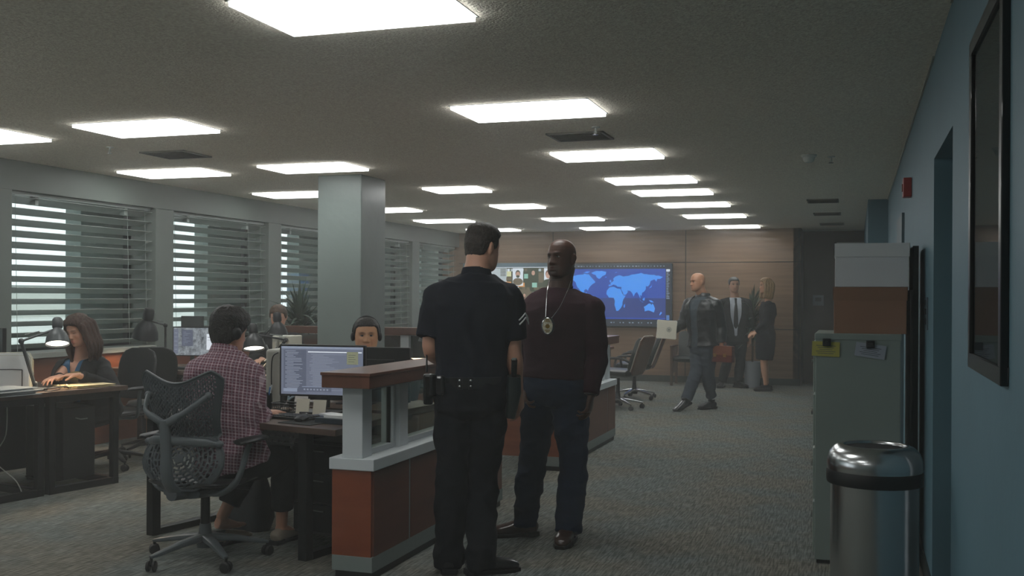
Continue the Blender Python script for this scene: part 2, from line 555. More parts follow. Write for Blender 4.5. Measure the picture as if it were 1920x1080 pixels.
# pillar
struct(MB().box(-4.97, -4.5, 9.0, 9.54, 0, H).build('wall_pillar', mat('pillar_paint', '#6f7976', rough=.35, var=.06, vscale=2, bump=.35, bscale=9), bevel=.01), 'square painted grey column')

# ceiling fittings
M_vent = mat('vent_metal', '#7a776e', rough=.5)
def vent(x, y, w, d, label):
    t = thing('ceiling_vent', label, 'vent', (x, y, H), 0, 'ceiling vents')
    m = MB()
    for (a, b, c, e) in ((-w / 2, w / 2, -d / 2, -d / 2 + .02), (-w / 2, w / 2, d / 2 - .02, d / 2), (-w / 2, -w / 2 + .02, -d / 2, d / 2), (w / 2 - .02, w / 2, -d / 2, d / 2)):
        m.box(a, b, c, e, -.012, 0)
    m.build('frame', M_vent, t)
    MB().box(-w / 2 + .02, w / 2 - .02, -d / 2 + .02, d / 2 - .02, -.003, -.001).build('backing', mat('vent_dark', '#3c3a35'), t)
    n = max(3, int(d / .05)); m = MB()
    for k in range(n):
        m.boxc((0, -d / 2 + d * (k + .5) / n, -.008), (w - .04, .022, .002), Euler((rad(30), 0, 0)))
    m.build('louvres', M_vent, t)
vent(-1.9, 7.3, .42, .36, 'small grille vent in the ceiling just behind the second right row light')
vent(-5.35, 7.3, .42, .4, 'dark square vent in the ceiling between left lights')
vent(-.38, 12.95, .36, .42, 'dark ceiling vent at right, the nearest of three')
vent(-.38, 14.95, .36, .40, 'dark ceiling vent at right, the middle one of three')
vent(-.36, 17.0, .36, .40, 'dark ceiling vent at right, the farthest of three')
t = thing('smoke_detector', 'round white smoke detector on ceiling near the blue wall', 'smoke detector', (-.37, 8.8, H))
MB().lathe([(0.062, 0), (.062, -.012), (.05, -.022)], n=24).build('base', mat('off_white', '#d8dad3', rough=.5), t, smooth=True)
MB().lathe([(.048, -.02), (.044, -.045), (.03, -.06), (0, -.062)], n=24).build('dome', MC['off_white'], t, smooth=True)
def sprinkler(x, y, label):
    t = thing('sprinkler', label, 'sprinkler', (x, y, H), 0, 'ceiling sprinklers')
    MB().lathe([(.03, 0), (.03, -.006), (.008, -.008), (.008, -.035), (.012, -.04), (.004, -.05)], n=14).build('body', MC['off_white'], t, smooth=True)
    MB().lathe([(.02, -.05), (.02, -.054)], n=14).build('deflector', M_chrome, t)
sprinkler(-1.7, 6.95, 'ceiling sprinkler beside the small grille vent')
sprinkler(-5.6, 6.8, 'ceiling sprinkler by the left square vent')
sprinkler(-.2, 8.95, 'small ceiling sprinkler just right of the smoke detector')
t = thing('fire_alarm', 'red fire alarm box high on the blue wall', 'fire alarm', (XR, 7.55, 2.21))
MB().box(-.055, 0, -.06, .06, -.07, .06).build('case', mat('alarm_red', '#a02018', rough=.4), t, bevel=.006)
MB().box(-.062, -.054, -.02, .02, -.03, .02).build('lens', mat('alarm_lens', '#7d2a22', rough=.2), t)
t = thing('wall_switch', 'small grey switch panel on blue wall beside doorway', 'switch', (XR, 5.8, 1.38))
MB().box(-.008, 0, -.035, .035, -.09, .08).build('plate', mat('switch_grey', '#50606a', rough=.35), t, bevel=.003)
for z in (-.045, .005, .05):
    MB().box(-.014, -.008, -.018, .018, z - .015, z + .015).build('button', mat('switch_dark', '#20282d'), t)
t = thing('wall_switch', 'small grey control box on the dark recess wood', 'switch', (-.62, YB + .9, 1.42))
MB().box(-.09, .09, -.03, 0, -.09, .09).build('plate', mat('switch_grey2', '#6d7880', rough=.35), t, bevel=.003)
MB().box(-.05, .05, -.034, -.03, -.02, .05).build('screen', MC['switch_dark'], t)

# thin smoky haze that fills the office
hz = MB().box(-6.9, .33, YF + .02, 17.8, .01, H - .02).build('haze', None)
hm = bpy.data.materials.new('haze'); hm.use_nodes = True
hn = hm.node_tree; hn.nodes.remove(hn.nodes['Principled BSDF'])
vs_ = hn.nodes.new('ShaderNodeVolumeScatter'); vs_.inputs['Density'].default_value = HAZE; vs_.inputs['Anisotropy'].default_value = 0.2
vs_.inputs['Color'].default_value = (1, 1, .98, 1)
hn.links.new(vs_.outputs[0], hn.nodes['Material Output'].inputs['Volume'])
hz.data.materials.clear(); hz.data.materials.append(hm)
hz['kind'] = 'stuff'; tag(hz, 'thin grey haze hanging in the office air', 'haze')
# ------------------------------------------------------------------ low partitions with white glazed rail and wood cap
def partition(name_label, y0, y1, bays, x0=-2.56, x1=-2.33, zc=1.06):
    L = y1 - y0
    t = thing('partition', name_label, 'partition', (x0, y0, 0), 0, 'low glazed partitions')
    w = x1 - x0
    MB().box(.012, w - .012, .02, L - .02, 0, .04).build('toe_kick', M_black, t)
    MB().box(0, w, 0, L, .04, .12).build('base_rail', M_base, t, bevel=.003)
    MB().box(0.001, w - .008, 0, .02, .12, .56).build('end_panel', M_partwood, t)
    MB().box(0.001, w - .008, L - .02, L, .12, .56).build('end_panel', M_partwood, t)
    seams = [0] + [b for b in bays] + [L]
    m = MB(); s = MB()
    for a, b in zip(seams[:-1], seams[1:]):
        m.box(0, w, a + (.02 if a == 0 else .012), b - (.02 if b == L else .012), .12, .56)
        if b != L: s.box(.004, w - .003, b - .012, b + .012, .12, .56)
    m.build('side_panel', M_partdark, t); s.build('seam_strip', M_base, t)
    MB().box(-.012, w + .012, -.012, L + .012, .56, .62).build('sill', M_white, t, bevel=.004)
    posts = [.06] + [b + .05 for b in bays] + [L - .06]
    for p in posts:
        MB().box(w / 2 - .06, w / 2 + .055, p - .055, p + .055, .62, .985).build('post', M_white, t, bevel=.003)
    for a, b in zip(posts[:-1], posts[1:]):
        fr = MB(); a2, b2 = a + .055, b - .055
        for (c, d, e, g) in ((a2, b2, .62, .645), (a2, b2, .96, .985), (a2, a2 + .03, .645, .96), (b2 - .03, b2, .645, .96)):
            fr.box(w / 2 - .03, w / 2 + .03, c, d, e, g)
        fo = fr.build('window_frame', M_white, t, bevel=.003)
        g = MB(); g.box(w / 2 - .003, w / 2 + .003, a2 + .03, b2 - .03, .645, .96)
        g.build('glass', M_pglass, fo)
        k = MB()
        for yy in (a2 + .032, b2 - .034): k.box(w / 2 - .012, w / 2 + .012, yy, yy + .003, .645, .96)
        k.build('gasket', M_black, fo)
    MB().box(-.02, w + .02, -.08, L + .06, zc - .075, zc).build('cap', M_cap, t, bevel=.003)
    MB().box(-.025, w + .025, -.085, L + .065, zc - .012, zc + .003).build('cap_top', M_cap, t, bevel=.002)
    return t
partition('low wood partition with white glazed rail beside the uniformed officer', 4.8, 6.86, [.47, 1.3])
partition('low wood partition with white glazed rail behind the man in the maroon sweater', 8.34, 10.44, [.9, 1.75])
# cross partition behind the pillar
t = thing('partition', 'wood capped partition running behind the grey pillar', 'partition', (-6.3, 10.42, 0), 0, 'low glazed partitions')
MB().box(0, 3.7, 0, .12, .1, .62).build('side_panel', M_partdark, t)
MB().box(-.02, 3.72, -.03, .15, 1.03, 1.11).build('cap', M_cap, t, bevel=.003)
MB().box(0, 3.7, -.01, .13, 0, .1).build('base_rail', M_base, t)
for x in (.05, 1.62, 2.5, 3.6):
    MB().box(x - .05, x + .05, .0, .12, .62, 1.03).build('post', M_white, t)
MB().box(.1, 3.55, .055, .061, .63, 1.02).build('glass', glass_mat('smoked_glass', '#6b7a74', .12, .08), t)

# ------------------------------------------------------------------ desks
M_top = wood('desk_top', '#4b3a30', '#5c493c', 1.5, (1.5, 9, 1), rough=.4, coat=.15)
M_topedge = mat('desk_edge', '#3f352e', rough=.5)
A = -12.6
def frame_leg(t, x, y0, y1, h, s=.06, name='leg_frame'):
    m = MB(); m.box(x, x + s, y0, y0 + s, 0, h); m.box(x, x + s, y1 - s, y1, 0, h)
    m.box(x, x + s, y0 + s, y1 - s, .0, .04); m.box(x, x + s, y0 + s, y1 - s, h - .04, h)
    return m.build(name, M_blackmetal, t, bevel=.004)
def perf_panel(w, h, thick, name, t, loc, mm):
    # slotted modesty panel: rows of horizontal slots cut through
    m = MB(); cols = max(2, int(w / .05)); rows = max(2, int(h / .016))
    cw = w / cols; rh = h / rows
    for r in range(rows):
        off = (r % 2) * .5
        if r % 2 == 0:
            m.box(0, w, 0, thick, r * rh, (r + 1) * rh)
        else:
            o2 = ((r // 2) % 2) * cw * .5
            for c in range(-1, cols + 1):
                a = max(0, c * cw + o2); b = min(w, c * cw + o2 + cw * .3)
                if b > a: m.box(a, b, 0, thick, r * rh, (r + 1) * rh)
    return m.build(name, mm, t, loc=loc)

t = thing('desk', 'dark topped desk with black metal loop leg in front of the plaid shirt person', 'desk', (-4.08, 5.27, 0), rad(A), 'office desks')
MB().prism([(0, 0), (1.5, 0), (1.33, .75), (0, .75)], .705, .74).build('desktop', M_top, t, bevel=.003)
frame_leg(t, .01, .01, .73, .705)
frame_leg(t, 1.2, .04, .72, .705)
MB().box(.07, 1.2, .66, .70, .665, .705).build('cross_rail', M_blackmetal, t)
perf_panel(1.1, .3, .006, 'modesty_panel', t, (.1, .66, .37), mat('perf_metal', '#2a2e2f', rough=.4))
MB().box(.78, .86, .62, .66, 0, .66).build('cable_riser', M_black, t, bevel=.004)

t = thing('drawer_pedestal', 'black drawer pedestal on casters under the plaid shirt person desk', 'drawer unit', (-2.9, 5.33, 0), rad(A))
MB().box(-.2, .2, -.02, .5, .08, .62).build('body', M_black, t, bevel=.006)
for k in range(3):
    d = MB().box(-.19, .19, -.038, -.02, .1 + k * .17, .26 + k * .17).build('drawer', M_blackmetal, t, bevel=.003)
    MB().tube([(-.05, -.05, .225 + k * .17), (.05, -.05, .225 + k * .17)], .004).build('handle', M_greym, d)
for x in (-.16, .16):
    for y in (.02, .44):
        MB().lathe([(0, -.012), (.028, -.012), (.028, .012), (0, .012)], (x, y, .03), 14, Matrix.Rotation(PI / 2, 4, 'Y')).build('caster', M_black, t)
        MB().box(x - .012, x + .012, y - .012, y + .012, .05, .082).build('caster_stem', M_black, t)

# dark bag on the floor
t = thing('bag', 'black shoulder bag standing on carpet under the desk', 'bag', (-3.6, 5.66, 0), rad(-20))
MB().loft([(0, 0, 0), (0, 0, .08), (0, 0, .22), (0, 0, .33), (0, 0, .36)], [(.16, .08), (.19, .1), (.17, .09), (.15, .05), (.13, .02)], n=20, sup=.6).build('body', mat('bag_cloth', '#26282a', rough=.7, bump=.4, bscale=12), t, smooth=True)
MB().tube(spline([(-.12, 0, .34), (-.1, -.02, .5), (0, -.03, .55), (.1, -.02, .5), (.12, 0, .34)]), .008).build('strap', M_black, t, smooth=True)
t = thing('floor_cable', 'pale cable looping down under the desk to the carpet', 'cable', (-3.25, 5.7, 0))
MB().tube(spline([(0, .2, .6), (-.05, .1, .4), (-.1, 0, .12), (-.02, -.06, .008), (.2, -.02, .008), (.3, .1, .008)]), .004, 6).build('cord', mat('pale_cable', '#9b9c96'), t, smooth=True)

# left desk
t = thing('desk', 'long dark desk with black steel frame at left edge, woman behind it', 'desk', (-5.62, 5.7, 0), rad(A), 'office desks')
MB().box(-.82, .03, -1.4, 1.06, .715, .75).build('desktop', M_top, t, bevel=.003)
for (a, b) in ((.40, 1.0), (-1.35, .36)):
    m = MB()
    m.box(-.05, 0, a, a + .05, 0, .715); m.box(-.05, 0, b - .05, b, 0, .715); m.box(-.05, 0, a, b, 0, .05); m.box(-.05, 0, a, b, .665, .715)
    m.box(-.75, -.7, a, a + .05, 0, .715); m.box(-.75, -.7, b - .05, b, 0, .715)
    m.box(-.75, 0, b - .05, b, 0, .05); m.box(-.75, 0, a, a + .05, .66, .715)
    m.build('leg_frame', M_blackmetal, t, bevel=.003)
MB().box(-.7, -.68, -1.3, .95, .1, .66).build('back_panel', M_black, t)
MB().box(-.6, -.15, .62, .9, .06, .6).build('under_cabinet', M_black, t, bevel=.005)
MB().tube([(-.14, .72, .52), (-.11, .74, .51), (-.11, .80, .51)], .005).build('cabinet_latch', M_greym, t)
MB().tube(spline([(-.2, .2, .7), (-.18, .18, .45), (-.22, .12, .28), (-.12, .22, .12), (-.1, .26, .012)]), .004, 6).build('cord', MC['pale_cable'], t, smooth=True)

# far bench by the window
t = thing('desk', 'far dark desk under the second window holding the map monitor', 'desk', (-6.97, 8.38, 0), rad(-3), 'office desks')
MB().box(.02, 1.34, 0, .8, .70, .74).build('desktop', M_top, t, bevel=.003)
MB().box(.02, 1.34, .76, .79, .62, .70).build('cross_rail', M_blackmetal, t)
frame_leg(t, .4, .02, .76, .70); frame_leg(t, 1.26, .02, .76, .70)
t = thing('drawer_pedestal', 'dark drawer cabinet beneath the far window desk', 'drawer unit', (-6.2, 8.75, 0), rad(-3))
MB().box(-.2, .2, -.25, .25, .03, .66).build('body', M_black, t, bevel=.005)
for k in range(3):
    MB().box(-.19, .19, -.265, -.25, .05 + k * .2, .24 + k * .2).build('drawer', M_black, t, bevel=.003)
t = thing('desk', 'far middle desk with two lamps in front of the person in dark jacket', 'desk', (-5.6, 8.12, 0), rad(-3), 'office desks')
MB().box(.0, 1.3, 0, 1.2, .70, .74).build('desktop', M_top, t, bevel=.003)
frame_leg(t, .02, .02, 1.16, .70); frame_leg(t, 1.2, .02, 1.16, .70)
MB().box(.08, 1.2, .06, .08, .12, .68).build('front_panel', M_black, t)
t = thing('desk', 'desk of the man with headset behind the black monitor', 'desk', (-3.98, 6.12, 0), rad(A / 2), 'office desks')
MB().box(0, 1.3, -.1, .5, .70, .74).build('desktop', M_top, t, bevel=.003)
frame_leg(t, .02, -.08, .48, .70); frame_leg(t, 1.2, -.08, .48, .70)
t = thing('desk', 'small desk behind glazed rail with tilted black lamp', 'desk', (-3.95, 7.42, 0), 0, 'office desks')
MB().box(0, 1.15, 0, .7, .70, .74).build('desktop', M_top, t, bevel=.003)
frame_leg(t, .02, .02, .68, .70); frame_leg(t, 1.06, .02, .68, .70)
t = thing('drawer_cabinet', 'light wood drawer cabinet seen through the glazed rail beside the officer', 'drawer unit', (-2.84, 6.42, 0))
M_lw = wood('light_wood', '#8a6446', '#a07a58', 1.5, (1, 1, 9))
MB().box(-.18, .18, -.26, .36, .04, .69).build('body', M_lw, t, bevel=.003)
MB().box(-.16, .16, -.24, .34, 0, .04).build('plinth', M_black, t)
for k in range(3):
    d = MB().box(-.17, .17, -.275, -.26, .06 + k * .21, .25 + k * .21).build('drawer', M_lw, t, bevel=.002)
    MB().box(-.04, .04, -.29, -.275, .17 + k * .21, .18 + k * .21).build('handle', M_greym, d)
# table in the far area
t = thing('table', 'small wood table beside the two reclined leather chairs', 'table', (-3.75, 13.7, 0))
MB().box(-.5, .4, -.6, 1.2, .70, .74).build('tabletop', wood('table_wood', '#5a3624', '#6b4630', 2, (2, 2, 8)), t, bevel=.004)
for x in (-.45, .3):
    for y in (-.55, 1.1):
        MB().box(x, x + .06, y, y + .06, 0, .70).build('leg', M_darkwood, t)
t = thing('desk', 'wooden desk with drawer stack visible behind black tilted lamp', 'desk', (-4.1, 9.0, 0), 0, 'office desks')
MB().box(0, 1.3, 0, .6, .76, .80).build('desktop', M_cap, t, bevel=.003)
MB().box(.05, 1.25, .03, .57, 0, .76).build('drawer_case', M_sillwood, t)

# ------------------------------------------------------------------ lamps
M_lampb = mat('lamp_black', '#1b1e20', rough=.5, metal=.2, coat=.1)
M_bulb = emis('warm_bulb', '#fff0cf', 9)
def desk_lamp(label, base, elbow, head, aim, power=0, scale=1.0, lm=None):
    """articulated arm lamp; elbow, head relative to the base"""
    t = thing('desk_lamp', label, 'lamp', base, 0, 'articulated desk lamps')
    lm = lm or M_lampb
    MB().lathe([(0, 0), (.085, 0), (.088, .008), (.08, .018), (.02, .024), (.012, .05), (0, .05)], n=28).build('base', lm, t, smooth=True)
    e = V(elbow); h = V(head)
    m = MB()
    off = (h - V((0, 0, 0))).cross(V((0, 0, 1))); off = (off.normalized() if off.length > .01 else V((1, 0, 0))) * .012
    for s_ in (-1, 1):
        m.tube([V((0, 0, .03)) + off * s_, e + off * s_], .0075, 6)
        m.tube([e + off * s_, h + off * s_], .0065, 6)
    m.ball(e, .022, 10); m.ball(V((0, 0, .05)), .02, 10)
    m.build('arm', lm, t, smooth=True)
    m = MB()
    q = V((0, 0, .05)).lerp(e, .12); q2 = V((0, 0, .05)).lerp(e, .62); up = V((0, 0, .03))
    m.tube([q + up, q2 + up], .006, 6); m.tube([e.lerp(h, .1) + up * 1.2, e.lerp(h, .5) + up * .8], .005, 6)
    m.build('spring', M_greym, t, smooth=True)
    az = V(aim).normalized()
    R_ = V((0, 0, -1)).rotation_difference(az).to_matrix().to_4x4()
    s = scale
    o = [(0, .085), (.026, .082), (.036, .068), (.037, .01), (.03, 0), (.034, -.008), (.06, -.035), (.078, -.075), (.086, -.125), (.083, -.125), (.074, -.076), (.056, -.04), (0, -.03)]
    sh = MB().lathe([(r * s, z * s) for r, z in o], h, 28, R_).build('shade', lm, t, smooth=True)
    MB().ball(h + (R_ @ V((0, 0, -.085 * s))), .03 * s, 12).build('bulb', M_bulb if power else M_white, sh, smooth=True)
    if power:
        MB().lathe([(0, -.11 * s), (.079 * s, -.11 * s), (.079 * s, -.112 * s), (0, -.112 * s)], h, 24, R_).build('lens', emis('warm_lens', '#fff6e6', 4), sh)
        ld = bpy.data.lights.new('lamp_light', 'SPOT'); ld.energy = power; ld.color = (1, .74, .48); ld.spot_size = rad(125); ld.spot_blend = .5; ld.shadow_soft_size = .05
        lo = bpy.data.objects.new('lamp_light', ld); COL.objects.link(lo); lo.parent = t
        lo.location = h + (R_ @ V((0, 0, -.13 * s))); lo.rotation_euler = V((0, 0, -1)).rotation_difference(az).to_euler()
    return t
desk_lamp('lit grey articulated lamp in front of the seated woman', (-5.69, 6.12, .75), (-.1, -.03, .36), (.055, .16, .45), (.24, -.26, -.9), 14, 1.0, mat('lamp_grey', '#45494a', rough=.5, metal=.2, coat=.1))
desk_lamp('black lamp hanging before the window sill left of the map monitor', (-6.34, 8.5, .74), (.0, -.0, .42), (-.16, -.06, .47), (-.25, .1, -1), 22, 1.45)
desk_lamp('lit lamp glowing just right of the dark haired person head', (-5.15, 8.3, .74), (.12, .22, .3), (-.1, .02, .36), (.2, -.24, -.95), 7, 1.15)
desk_lamp('unlit black lamp raised in front of the far person in dark jacket', (-5.3, 8.75, .74), (-.2, .12, .3), (.03, .02, .46), (.08, 0, -1), 0, 1.1)
desk_lamp('black desk lamp tilted down left of the uniformed officer elbow', (-3.02, 7.65, .74), (.12, .12, .3), (-.13, -.04, .5), (-.15, -.1, -1), 9, 1.3)

# ------------------------------------------------------------------ screens
M_bez = mat('bezel', '#15181a', rough=.35)
def ui_rect(m, x0, x1, z0, z1, y, k):
    m.cur = k; m.add([(x0, y, z0), (x1, y, z0), (x1, y, z1), (x0, y, z1)], [(0, 1, 2, 3)])
def monitor(label, loc, rz, w, h, z, screen, group='computer monitors', tilt=0):
    t = thing('computer_monitor', label, 'monitor', loc, rz, group)
    R_ = Matrix.Translation(V((0, 0, z + h / 2))) @ Matrix.Rotation(rad(tilt), 4, 'X') @ Matrix.Translation(V((0, 0, -h / 2)))
    m = MB(); m.T = R_; m.box(-w / 2, w / 2, 0, .03, 0, h); m.box(-w / 2 + .1, w / 2 - .1, .03, .05, .08, h - .08); m.build('housing', M_bez, t, bevel=.004)
    MB().box(-.03, .03, .045, .06, .03, z + h * .5).build('stand', M_bez, t, bevel=.004)
    MB().box(-.12, .12, -.06, .12, 0, .012).build('foot', M_bez, t, bevel=.004)
    if screen: screen(t, w, h, R_)
    return t
M_s = [emis('screen_base', '#6a7182', .9), emis('screen_line', '#9098a8', .9), emis('screen_dark', '#5a6172', .85), emis('screen_bar', '#8792a6', .9), emis('screen_white', '#dfe6ee', .95)]
def code_screen(t, w, h, R_):
    random.seed(3)
    m = MB(); m.T = R_
    a, b = -w / 2 + .012, w / 2 - .012; W_ = b - a; H_ = h - .024
    def r(x0, x1, z0, z1, k, y=-.0012): ui_rect(m, a + x0 * W_, a + x1 * W_, .012 + z0 * H_, .012 + z1 * H_, y, k)
    r(0, 1, 0, 1, 0, -.001)
    r(0, 1, .955, 1, 3); r(.03, .31, .04, .93, 2, -.0011); r(.33, .985, .88, .90, 4)
    for k in range(26):
        z = .90 - k * .031
        r(.05 + .02 * (k % 3 == 1), .05 + random.uniform(.1, .22), z, z + .011, 1)
        if k > 0: r(.35 + .02 * random.randint(0, 2), .35 + random.uniform(.15, .48), z - .03, z - .022, 1)
    for k in range(10): r(.03 + k * .09, .08 + k * .09, .965, .985, 1, -.0014)
    r(.26, .62, .06, .17, 2, -.0013); r(.26, .62, .155, .17, 3, -.0015)
    for k in range(8): r(.28 + k * .04, .30 + k * .04, .09, .12, 1, -.0015)
    r(.03, .2, .05, .12, 3, -.0014)
    m.build('screen', M_s, t, weld=False)
def sat_mat():
    m = bpy.data.materials.new('satellite_image'); m.use_nodes = True; nt = m.node_tree; b = nt.nodes['Principled BSDF']
    tc = nt.nodes.new('ShaderNodeTexCoord'); n = nt.nodes.new('ShaderNodeTexNoise'); n.inputs['Scale'].default_value = 16; n.inputs['Detail'].default_value = 9; n.inputs['Roughness'].default_value = .75
    nt.links.new(tc.outputs['Object'], n.inputs[0])
    cr = nt.nodes.new('ShaderNodeValToRGB'); cr.color_ramp.elements[0].position = .36; cr.color_ramp.elements[1].position = .66
    cr.color_ramp.elements[0].color = lin('#2c343b'); cr.color_ramp.elements[1].color = lin('#b9c2c9')
    nt.links.new(n.outputs[0], cr.inputs[0]); nt.links.new(cr.outputs[0], b.inputs['Emission Color']); b.inputs['Emission Strength'].default_value = .75
    b.inputs['Base Color'].default_value = (.01, .01, .01, 1)
    return m
M_sat = sat_mat()
def map_screen(t, w, h, R_):
    m = MB(); m.T = R_
    a, b = -w / 2 + .01, w / 2 - .01; W_ = b - a; H_ = h - .02
    def r(x0, x1, z0, z1, k, y=-.0012): ui_rect(m, a + x0 * W_, a + x1 * W_, .01 + z0 * H_, .01 + z1 * H_, y, k)
    r(0, 1, 0, 1, 0, -.001); r(0, .1, .05, .95, 1); r(.17, .4, .33, .93, 2)
    for k in range(9): r(.2, .2 + .03 * ((k * 7) % 5 + 1), .40 + k * .055, .41 + k * .055, 3, -.0014)
    for k in range(5): r(.02, .08, .2 + k * .15, .22 + k * .15, 3, -.0014)
    r(.68, .84, .2, .78, 4); r(.70, .82, .65, .67, 1, -.0014); r(.70, .82, .55, .56, 1, -.0014)
    m.build('screen', [M_sat, M_s[0], M_s[2], M_s[1], M_s[4]], t, weld=False)
t = monitor('bluish code screen monitor with sticky note in front of plaid shirt person', (-3.07, 5.62, .74), rad(4), .56, .315, .1, code_screen)
t = thing('sticky_note', 'cream sticky note on top right corner of the code monitor', 'sticky note', (-2.865, 5.628, 1.115), rad(4))
MB().box(-.036, .036, -.008, -.006, -.075, .0).build('paper_square', mat('note_cream', '#e8edc8', rough=.8), t)
m = MB()
for k in range(4): m.box(-.026, .02 - .008 * (k % 2), -.0086, -.0081, -.02 - k * .013, -.018 - k * .013)
m.build('handwriting', mat('pencil', '#6a6f66'), t)
monitor('black back of wide monitor in front of the headset man', (-3.13, 6.25, .74), rad(184), .72, .36, .015, code_screen)
monitor('map image monitor on the far window desk', (-6.17, 8.78, .74), rad(12), .52, .29, .11, map_screen)
monitor('dark monitor at left edge seen from behind', (-6.28, 6.35, .75), rad(150), .55, .33, .12, code_screen)
t = thing('laptop', 'small grey device standing behind the map monitor', 'device', (-6.45, 9.08, .74), rad(12))
MB().box(-.12, .12, 0, .02, .36, .50).build('screen_back', mat('dark_grey_plastic', '#343a39', rough=.5), t, bevel=.004)
MB().box(-.02, .02, 0, .02, 0, .36).build('stand', MC['dark_grey_plastic'], t)

# ------------------------------------------------------------------ wall display
E_ = lambda n, c, s=.9: emis('disp_' + n, c, s)
dt = thing('wall_display', 'very wide wall screen showing portraits and a blue world map', 'display', (-6.84, YB, .945))
DW, DH = 3.84, 1.10
MB().box(0, DW, -.07, -.0, 0, DH).build('bezel', mat('disp_bezel', '#2e3c44', rough=.4), dt, bevel=.008)
MB().box(0, 1.95, -.085, -.07, DH - .055, DH + .02).build('top_strip', mat('disp_strip', '#5f7480', rough=.4), dt)
px = lambda p: (p - 848) * .00937
pz = lambda p: (610 - p) * .00932
mp = MB(); Y0 = -.071
def rr(x0, x1, z0, z1, k, y): ui_rect(mp, x0, x1, z0, z1, y, k)
rr(px(1042), px(1255), .03, 1.06, 0, Y0)
rr(px(1046), px(1246), .13, pz(502), 1, Y0 - .001)
for k in range(5): rr(px(1046), px(1246), pz(502) - .17 * k - .17, pz(502) - .17 * k, 1 if k < 2 else 2, Y0 - .0012 - .0001 * k) if k in (3, 4) else None
random.seed(5)
for k in range(34):
    a = px(1050 + k * 5.8); rr(a, a + random.uniform(.01, .035), pz(498), pz(496.3), 3, Y0 - .002)
    if k % 3: rr(a, a + random.uniform(.01, .03), pz(603.5), pz(601.5), 3, Y0 - .002)
for k in range(17):
    rr(px(1247.5), px(1247.5) + random.uniform(.03, .055), pz(508 + k * 3.1), pz(506.6 + k * 3.1), 3, Y0 - .002)
rr(px(1247), px(1254), pz(507), pz(503), 5, Y0 - .003); rr(px(1247.5), px(1253), pz(597), pz(588), 4, Y0 - .002)
mp.build('map_screen', [E_('dark', '#1c2430'), E_('sea', '#1a44a4', 1.0), E_('sea2', '#233a80', .9), E_('mark', '#8fa3b8'), E_('icon', '#4a78b8'), E_('white', '#dfe9f2')], dt, weld=False)
LL = lambda lo, la: (px(1144 + lo * .54), pz(559 - la * .635))
LANDS = {
 'north_america': [(-165, 62), (-155, 71), (-130, 70), (-110, 73), (-95, 76), (-80, 74), (-68, 62), (-60, 55), (-56, 50), (-66, 45), (-75, 38), (-81, 30), (-82, 25), (-90, 30), (-97, 26), (-95, 18), (-87, 21), (-88, 15), (-80, 8), (-92, 15), (-105, 21), (-115, 31), (-124, 41), (-127, 50), (-140, 60), (-158, 57)],
 'greenland': [(-72, 78), (-60, 82), (-35, 84), (-18, 81), (-20, 73), (-32, 68), (-43, 60), (-52, 65), (-56, 72)],
 'south_america': [(-79, 8), (-70, 12), (-60, 9), (-50, 1), (-35, -7), (-39, -17), (-48, -27), (-58, -38), (-66, -47), (-70, -54), (-74, -48), (-71, -30), (-70, -18), (-81, -5)],
 'africa': [(-17, 15), (-16, 25), (-6, 35), (10, 37), (20, 32), (32, 31), (38, 18), (44, 11), (51, 11), (42, -2), (40, -15), (33, -27), (25, -34), (18, -34), (12, -18), (13, -5), (9, 4), (-8, 5)],
 'eurasia': [(-9, 38), (-9, 43), (-1, 44), (-4, 48), (5, 52), (9, 56), (6, 60), (14, 67), (27, 71), (42, 67), (60, 69), (72, 73), (90, 75), (104, 78), (115, 74), (140, 72), (165, 70), (180, 66), (170, 60), (160, 60), (157, 52), (150, 59), (137, 54), (134, 44), (128, 38), (121, 39), (121, 30), (114, 22), (108, 20), (106, 10), (100, 14), (102, 2), (97, 12), (90, 22), (84, 18), (78, 8), (72, 20), (66, 25), (56, 26), (59, 22), (52, 14), (44, 13), (35, 29), (36, 36), (27, 37), (22, 37), (17, 41), (12, 44), (16, 38), (9, 44), (0, 40)],
 'australia': [(114, -22), (122, -18), (131, -12), (137, -12), (141, -17), (143, -11), (153, -27), (149, -38), (138, -34), (130, -32), (117, -35)],
 'madagascar': [(44, -17), (49, -13), (48, -24), (44, -24)], 'britain': [(-5, 50), (1, 52), (-3, 58), (-6, 55)], 'iceland': [(-23, 64), (-14, 65), (-20, 67)],
 'japan': [(131, 32), (140, 36), (143, 44), (138, 38)], 'borneo': [(109, 1), (117, 6), (117, -3), (111, -3)], 'sumatra': [(96, 5), (105, -5), (103, -5)],
 'new_guinea': [(131, -2), (141, -3), (149, -9), (138, -8)], 'new_zealand': [(173, -35), (177, -39), (170, -46), (167, -45)], 'svalbard': [(12, 77), (26, 80), (16, 80)], 'novaya': [(53, 71), (67, 77), (56, 73)],
 'java': [(106, -6), (115, -8), (107, -8)], 'canada_island': [(-85, 77), (-75, 82), (-90, 82), (-100, 78)]}
mm = MB()
for k, poly in LANDS.items():
    # roughen the coast
    pts = []
    for i in range(len(poly)):
        a = V(LL(*poly[i])); b = V(LL(*poly[(i + 1) % len(poly)]))
        pts.append(a)
        n = int((b - a).length / .035)
        for j in range(1, n):
            q = a.lerp(b, j / n); pts.append(q + V((random.uniform(-.008, .008), random.uniform(-.008, .008))))
    mm.add([(p.x, Y0 - .0045, p.y) for p in pts], [tuple(range(len(pts)))])
mm.build('land', E_('land', '#3a94f4', .95), dt, weld=False)
